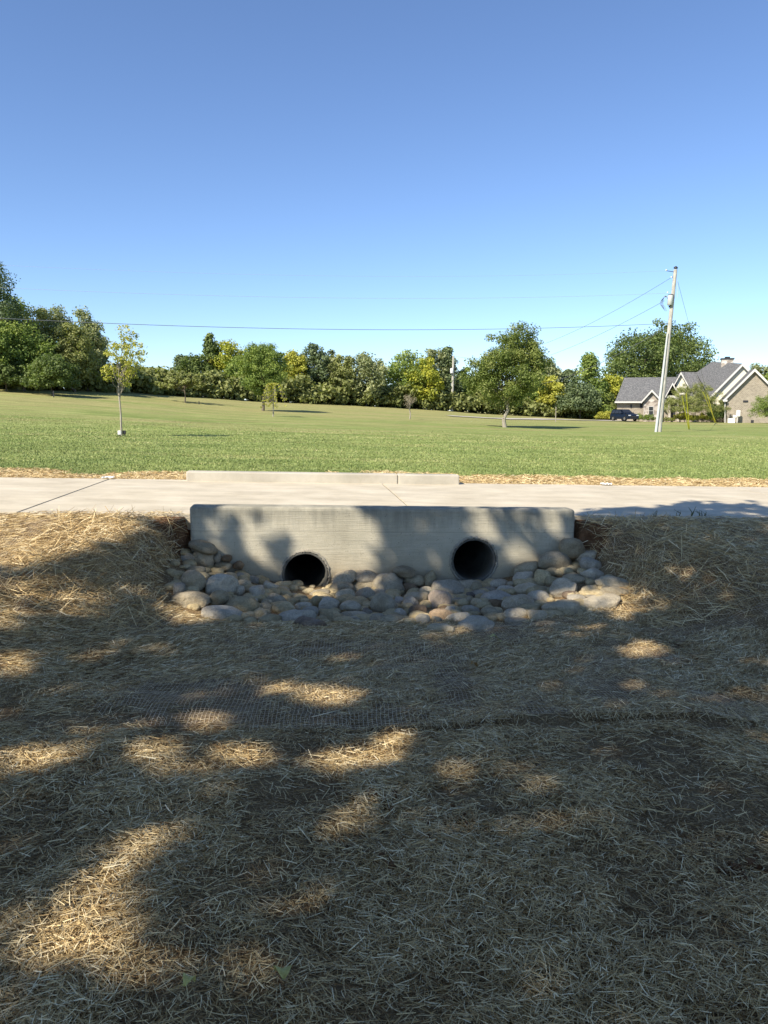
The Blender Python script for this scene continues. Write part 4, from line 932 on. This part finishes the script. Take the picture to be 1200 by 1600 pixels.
e = np.array(at(706, 579, 103.7)); link('transformer', npmesh('transformer', *tube_arr(np.array([e-[0, 0, .35], e+[0, 0, .3], e+[0, 0, .33]]), [.22, .22, .02], 12)), M_trans, fp)
def wire(a, b, sag, rad, m, label, cat='power line', n=40):
    a, b = np.array(a), np.array(b); t = np.linspace(0, 1, n)[:, None]; P = a+(b-a)*t; P[:, 2] -= (4*sag*t*(1-t))[:, 0]
    me = npmesh('power_line', *tube_arr(P-a, rad, 5)); me.materials.append(m); o = bpy.data.objects.new('power_line', me); C.objects.link(o); o.location = a
    return tag(o, label, cat, 'overhead wires')
LY = PY*.62
wire(onp(1046, 505), at(-420, 470, LY+3), .72, .013, M_wire, 'lowest and darkest overhead cable crossing the whole sky from the leaning pole', n=80)
wire(onp(1043, 458), at(-420, 425, LY+3), .62, .006, M_wire2, 'middle thin bright wire crossing the sky from the transformer', n=80)
wire(onp(1041, 423), at(-420, 388, LY+3), .66, .0042, M_wire2, 'topmost faint wire crossing the sky from the pole top', n=80)
wire(onp(1050, 433), np.array(t2), 1.9, .011, M_wire, 'upper thin wire from the pole top down to the distant pole')
wire(onp(1038, 470), at(707, 575, 104), 1.7, .011, M_wire, 'lower thin wire from the transformer down to the distant pole')
wire(onp(1045, 510), at(820, 602, 112), .9, .022, M_wire, 'thick service cable dropping left in front of the oak')
# guy wires and yellow guards
def guy(a, gpx, gpy, topg, label, k=1.0, dY=0):
    gb = hit(gpx, gpy); G = np.array(gb); A_ = np.array(a)
    o = empty('guy_wire', gb, label, 'guy wire', 'guy wires with yellow guards')
    link('cable', npmesh('cable', *tube_arr(np.array([A_, (A_+G)/2, G]), .009, 5)), M_wire, o)
    s = (topg-gpy)/(proj(A_)[1]-gpy); E = np.array(at(proj(G+(A_-G)*s)[0], topg, (G+(A_-G)*s)[1]))
    f = .0
    for _ in range(30):
        f += 1/30; Q = G+(A_-G)*f
        if proj(Q)[1] < topg: break
    link('guard', npmesh('guard', *tube_arr(np.array([G, (G+Q)/2, Q])+np.array([.0, -.02, 0]), .034, 8), True), M_guard, o)
guy(onp(1048, 535), 1076.2, 671, 621, 'near left guy wire with a yellow guard right of the leaning pole')
guy(onp(1063, 512), 1077.0, 671, 617, 'near right guy wire with a yellow guard right of the leaning pole')
e1 = onp(1059, 440); hb = hit(1117, 661)
guy(e1, 1117, 661, 617, 'far guy wire from the pole top with a yellow guard before the yellow shrub')
guy(onp(1050, 500), 1119, 661, 613, 'far guy wire with the most slanted yellow guard nearest the garage')
# ------------------------------------------------------------------ small things on the lawn
def smallbox(name, px, py, size, m, label, cat, stake=True):
    p = hit(px, py); ro = empty(name, p, label, cat); bm = bmesh.new(); box(bm, (0, 0, size[2]/2+.06), size, bev=.01); link('case', bm_me('case', bm), m, ro, False)
    bm = bmesh.new(); box(bm, (-size[0]*.2, 0, .03), (.02, .02, .12)); box(bm, (size[0]*.2, 0, .03), (.02, .02, .12)); link('stake', bm_me('stake', bm), M_dark, ro, False)
smallbox('staked_box', 187, 682, (.10, .08, .13), M_white, 'small white box on stakes left of the golden sapling trunk', 'garden light')  # plain boxes on short stakes, use unknown
smallbox('staked_box', 194.5, 681, (.09, .08, .12), M_dark, 'small dark box on stakes right of the golden sapling trunk', 'garden light')
for px, py, h_, lb in ((84, 621, .5, 'short dark stake in the lawn before the wide cedar'), (868, 660, 1.5, 'thin pale stake in the lawn left of the house'), (311, 632, .3, 'tiny dark stub in the grass right of the small spreading tree')):
    p = hit(px, py); bm = bmesh.new(); box(bm, (0, 0, h_/2), (.07, .07, h_), bev=.01); o = link('stake', bm_me('stake', bm), M_bark2 if h_ > 1 else M_dark); o.location = p; tag(o, lb, 'stake')
# scraps at the far edge of the path
M_scrap = mat('white_plastic_scrap', (.7, .72, .72), .3, spec=.6)
for px, py, lb in ((171, 746.5, 'crumpled white scrap at the end of the left path joint'), (951, 758.5, 'crumpled white scrap on the far path edge at right')):
    u = uat(px, py+1); p = PW(u, VP1-.06, .012); bm = bmesh.new(); bmesh.ops.create_grid(bm, x_segments=9, y_segments=6, size=.5)
    for v in bm.verts: v.co = Vector((v.co.x*.16, v.co.y*.09, random.uniform(0, .03)))
    bmesh.ops.solidify(bm, geom=bm.faces[:], thickness=.002); o = link('litter_scrap', bm_me('litter_scrap', bm), M_scrap); o.location = p; tag(o, lb, 'litter')
# weeds sprouting at the near path edge
M_weed = mat('weed_stem', (.09, .1, .04), .8)
for px, py, hgt, lb in ((1023, 812, .11, 'leftmost weed sprout at the near path edge'), (1059, 811, .12, 'forked weed sprout second from left at the near path edge'), (1079, 811, .14, 'upright dark weed sprout third from left at the path edge'), (1093, 811, .11, 'weed sprout fourth from left at the path edge'), (1099, 811, .1, 'rightmost leaning weed sprout at the near path edge')):
    p = np.array(hit(px, py)); parts = []
    for k in range(4): parts.append(tube_arr(np.array([[0, 0, 0], [random.uniform(-.02, .03), random.uniform(-.02, .02), hgt*.5], [random.uniform(-.05, .07), random.uniform(-.03, .03), hgt*random.uniform(.7, 1)]]), [.004, .003, .001], 5))
    o = link('weed_sprout', npmesh('weed_sprout', *join(parts)), M_weed); o.location = p; tag(o, lb, 'weed', 'weeds along the path edge')
# fallen leaves
M_leafy = mat('fallen_yellow_leaf', (.42, .36, .09), .6, lambda nt, b: (lambda q: q.l(q.ramp(q.noise(40, 4), [(.3, (.3, .24, .06)), (.6, (.5, .46, .16))]), b.inputs['Base Color']))(NB(nt)))
M_leafb = mat('fallen_brown_leaf', (.3, .17, .05), .7)
def leaf3d(px, py, L_, az, tilt, m, lb):
    p = hit(px, py, .06); n = 9; V = []; Fc = []
    for i in range(n):
        t = i/(n-1); hw_ = .27*L_*math.sin(math.pi*t**.8)**.8 if 0 < t < 1 else .003
        V += [(t*L_-L_/2, -hw_, .018*math.sin(t*5)+hw_*.12), (t*L_-L_/2, 0, .012*math.sin(t*5)), (t*L_-L_/2, hw_, .018*math.sin(t*5)+hw_*.12)]
    for i in range(n-1):
        for j in (0, 1): Fc.append((i*3+j, i*3+3+j, i*3+4+j, i*3+1+j))
    me = npmesh('fallen_leaf', V, Fc, True); ro = empty('fallen_leaf', p, lb, 'leaf'); ro.rotation_euler = (tilt, .2, az)
    link('blade', me, m, ro, False); link('stem', npmesh('stem', *tube_arr(np.array([[-L_/2, 0, 0], [-L_*.7, .005, .01]]), .0012, 5)), m, ro, False)
leaf3d(440, 1517, .085, R(105), R(9), M_leafy, 'larger yellow-green leaf lying on the straw at the bottom')
leaf3d(296, 1531, .06, R(80), R(8), M_leafy, 'smaller yellow leaf on the straw near the bottom left')
leaf3d(775, 997, .09, R(10), 0, M_leafy, 'yellow leaf on the netting just below the rocks')
leaf3d(742, 1038, .07, R(40), .1, M_leafb, 'small brown leaf on the netting below the rocks')
# dirt clods
parts = []
for i in range(60):
    px, py = random.choice([(600, 1345), (610, 1270), (585, 1255), (1190, 1350), (1150, 1370), (700, 1290)]); p = hit(px+random.gauss(0, 22), py+random.gauss(0, 9)); s = random.uniform(.006, .018)
    bm = bmesh.new(); bmesh.ops.create_icosphere(bm, subdivisions=1, radius=s); V = np.array([v.co for v in bm.verts])*(1+np.random.uniform(-.2, .2, (len(bm.verts), 1))); Fc = np.array([[v.index for v in f.verts] for f in bm.faces]); bm.free(); parts.append((V+np.array(p)+[0, 0, .012], Fc))
tag(link('clay_crumbs', npmesh('clay_crumbs', *join(parts)), M_clay), 'dark clay crumbs showing through the straw', kind='stuff')
# ------------------------------------------------------------------ shade trees behind the viewer: unseen, crown gaps carved so sun flecks land as listed
S3 = np.array(SUN)
LITG = [  # sun flecks on the ground: px, py, rx, ry, strength
 (60,835,130,34,1),(150,825,90,16,1),(215,842,45,12,.9),(20,868,60,18,1),(60,935,95,22,.8),(150,925,50,14,.6),(20,970,50,15,.8),(95,905,60,8,.6),
 (300,957,38,16,.9),(250,935,25,10,.6),(20,1040,42,22,1),(205,1015,60,9,.6),(30,1000,40,10,.6),(440,1078,30,8,.7),(515,1092,38,10,1),(325,1123,38,8,.7),(190,1126,40,9,.6),(95,1130,35,9,.4),
 (480,1130,40,8,.5),(375,1188,62,18,1),(262,1190,32,12,.8),(330,1208,50,10,.8),(618,1155,42,16,1),(560,1186,75,18,1),(470,1200,55,12,.7),(50,1190,55,18,.9),(100,1185,30,12,.6),(15,1255,22,14,.8),
 (380,1285,42,9,.6),(390,1240,25,8,.4),(250,1320,25,9,.6),(210,1345,38,18,.9),(205,1385,35,22,.7),(150,1400,30,18,.5),(125,1455,50,45,1),(160,1480,40,30,1),(225,1515,52,32,.9),(255,1480,25,20,.6),(120,1540,40,20,.6),
 (1005,1017,24,10,1),(975,957,32,8,.7),(900,985,45,9,.4),(1170,1045,40,9,.5),(1115,1090,30,7,.3),(960,932,50,11,.8),(690,1003,22,6,.6),(685,965,26,10,.8),(690,938,14,12,.8),(810,968,34,8,.6),
 (320,862,36,16,.9),(335,880,30,10,.6),(295,880,20,10,.5),(285,935,30,10,.6),(500,930,24,9,.9),(545,900,32,12,.7),(575,895,30,9,.7),(1060,895,30,5,.35),(1075,820,22,5,.3),(1130,925,20,6,.4),(790,1290,30,7,.2),(700,1210,28,7,.3)]
LITG += [(600,912,30,9,.7),(330,905,30,12,.5),(870,888,20,10,.5),(905,940,40,10,.9),(640,945,14,10,.6),(60,905,50,8,.6),(130,955,45,8,.5)]
LITW = [  # on the wall: px, py, rx, ry, tilt (deg), strength
 (350,812,22,20,0,.7),(400,850,22,45,-25,.9),(335,850,15,40,-20,.8),(430,820,24,26,0,.9),(500,830,50,45,0,1),(560,840,34,45,-10,1),(540,882,40,20,0,1),(590,885,36,12,0,.8),(470,868,20,25,-25,.8),
 (650,820,10,26,-12,.45),(675,832,8,22,-12,.4),(612,880,14,12,0,.8),(745,808,14,14,-20,.9),(765,828,14,24,-28,.9),(790,800,14,12,0,.8),(800,862,16,22,-28,.9),(822,878,14,12,0,.9),(820,835,10,26,-28,.7),(858,815,14,24,-20,.8),(875,845,12,24,-20,.7),(885,800,12,14,0,.6),(310,812,10,14,0,.3)]
def canopy():
    r = np.random.default_rng(42)
    n = 4500; cx = r.uniform(-7, 9, n); cy = r.uniform(-2.5, 10.4, n); t = np.where(cy > 6.5, r.uniform(9, 12, n), r.uniform(10.5, 15, n))
    Cn = np.stack([cx, cy, np.full(n, -.35)], -1)+S3[None]*t[:, None]
    Cn2 = Cn
    V, Fc, tt = leaves(Cn2, .5, 26, .105, r)
    P = V.reshape(-1, 4, 3).mean(1); L_ = -S3
    # where does each leaf's shadow fall?
    s = (P[:, 2]+.35)/S3[2]
    for _ in range(6):
        Q = P+L_*s[:, None]; z = T(Q[:, 0], Q[:, 1]); s = s+np.clip((Q[:, 2]-z), -1, 1)/S3[2]*.7
    u, v = uv(Q[:, 0], Q[:, 1])
    # path plane
    sp = P[:, 2]/S3[2]; Qp = P+L_*sp[:, None]; up, vp = uv(Qp[:, 0], Qp[:, 1]); onpath = vp > V1-.0
    # wall plane
    lv = -L_[0]*SA+L_[1]*CA; pv = -P[:, 0]*SA+P[:, 1]*CA; sw_ = (V0-pv)/lv; Qw = P+L_*sw_[:, None]; uw, _ = uv(Qw[:, 0], Qw[:, 1]); zw = Qw[:, 2]-grade(uw)
    onwall = (np.abs(uw) < HWL) & (zw < .11) & (zw > -.5) & ~onpath
    keep = np.ones(len(P), bool); rr = r.random(len(P))
    px, py, dp = proj(Q); lit = np.zeros(len(P))
    nz = fbm(Q[:, 0]*5, Q[:, 1]*5, 3)-.5
    for a, b, rx, ry, st in LITG:
        dd = np.sqrt(((px-a)/(rx+6))**2+((py-b)/(ry+4))**2)+nz*1.1; lit = np.maximum(lit, min(1, st*1.15)*(dd < 1.05)*np.clip((1.45-dd)*2.2, 0, 1))
    rf_ = np.random.default_rng(8)
    for i in range(130):
        a = rf_.uniform(0, 1150)*rf_.uniform(.1, .72); b = rf_.uniform(990, 1560); k_ = (b-640)/500; dd = np.sqrt(((px-a)/(13*k_+5))**2+((py-b)/(6*k_+4))**2)+nz*.8; lit = np.maximum(lit, rf_.uniform(.3, .9)*(dd < 1))
    # leaves left out where their shadow would meet the sunlit left bank
    open_ = (py < 888) & (px < np.minimum(270, 262-(py-812)*2.3)+60*nz) & ~((np.abs(px-215) < 60) & (np.abs(py-822) < 9))
    lit = np.where(open_ & (rr < .97), 1, lit)
    keep &= ~((~onwall) & (~onpath) & (rr < lit*1.0) & (dp > 0))
    nzw = fbm(uw*4+9, zw*4-uw*2, 3)-.5
    px, py, dp = proj(Qw); lit = np.zeros(len(P))
    for a, b, rx, ry, an, st in LITW:
        c, s_ = math.cos(R(an)), math.sin(R(an)); X = (px-a)*c-(py-b)*s_; Y = (px-a)*s_+(py-b)*c; X, Y = ((px-a)*c+(py-b)*s_), (-(px-a)*s_+(py-b)*c)
        dd = np.sqrt((X/(rx+2))**2+(Y/(ry+2))**2)+nzw*.5; lit = np.maximum(lit, min(1, st*1.15)*(dd < 1.05))
    keep &= ~(onwall & (rr < lit))
    st_ = (P[:, 2]-.10+.02)/S3[2]; Qt = P+L_*st_[:, None]; ut, vt = uv(Qt[:, 0], Qt[:, 1]); px, py, dp = proj(Qt)
    ontop = (np.abs(ut) < HWL) & (vt > V0-.02) & (vt < V1+.06); keep &= ~(ontop & ((px < 350)*(rr < .6) | (px > 350)*(px < 565) | (px > 705)*(rr < .75)))
    px, py, dp = proj(Qp)
    edge = 777+9*(fbm(px*.018, px*.003, 3)-.5)*2.2+14*(fbm(px*.07, Qp[:, 1]*5, 2)-.5)+np.clip((985-px)*.22, 0, 30)
    shade = (px > 900) & (py > edge)
    keep &= ~(onpath & ~shade); keep &= ~(onpath & (rr < .3))
    # keep the crown out of the open view over the field
    a_, b_, c_ = proj(P); keep &= ~((c_ > 0) & (b_ > -120) & (np.abs(a_-600) < 900))
    return V, Fc, tt, keep, P
V, Fc, tt, keep, P = canopy()
trunks = [(-12.5, -9.0), (-3.5, -9.5), (3.5, -7.5)]
own = np.argmin(np.stack([(P[:, 0]-a)**2+(P[:, 1]-b)**2*.6 for a, b in ((-11, -4), (-5, -3), (2, -2))], 0), 0)
for i, (tx, ty) in enumerate(trunks):
    gz = float(T(tx, ty)); ro = empty('shade_tree', (tx, ty, gz), ['broad shade tree far left behind the viewer', 'broad shade tree straight behind the viewer', 'broad shade tree right behind the viewer'][i], 'tree', 'shade trees behind the viewer')
    k = keep & (own == i); F2 = Fc[k]; V2 = V.reshape(-1, 4, 3)[k].reshape(-1, 3); t2_ = tt[k]
    link('crown', npmesh('crown', V2, np.arange(len(V2)).reshape(-1, 4), False, t2_), LF['canopy'], ro)
    r = np.random.default_rng(i); b_ = np.array([tx, ty, gz]); top = b_+[1.0, 1.2, 10.5]
    link('trunk', npmesh('trunk', *tube_arr(np.array([b_-[0, 0, .3], b_+[.05, 0, 3], b_+[.4, .4, 6.5], top]), [.34, .26, .2, .08], 12), True), M_bark, ro)
    PP = P[k]; parts = []
    for j in r.permutation(len(PP))[:16]:
        f = r.uniform(.35, .9); parts.append(branch(b_+(top-b_)*f, PP[j], .07, .012, r, .05, 8))
    link('limbs', npmesh('limbs', *join(parts), True), M_bark, ro)
print('leaves in shade', int(keep.sum()), 'of', len(keep))
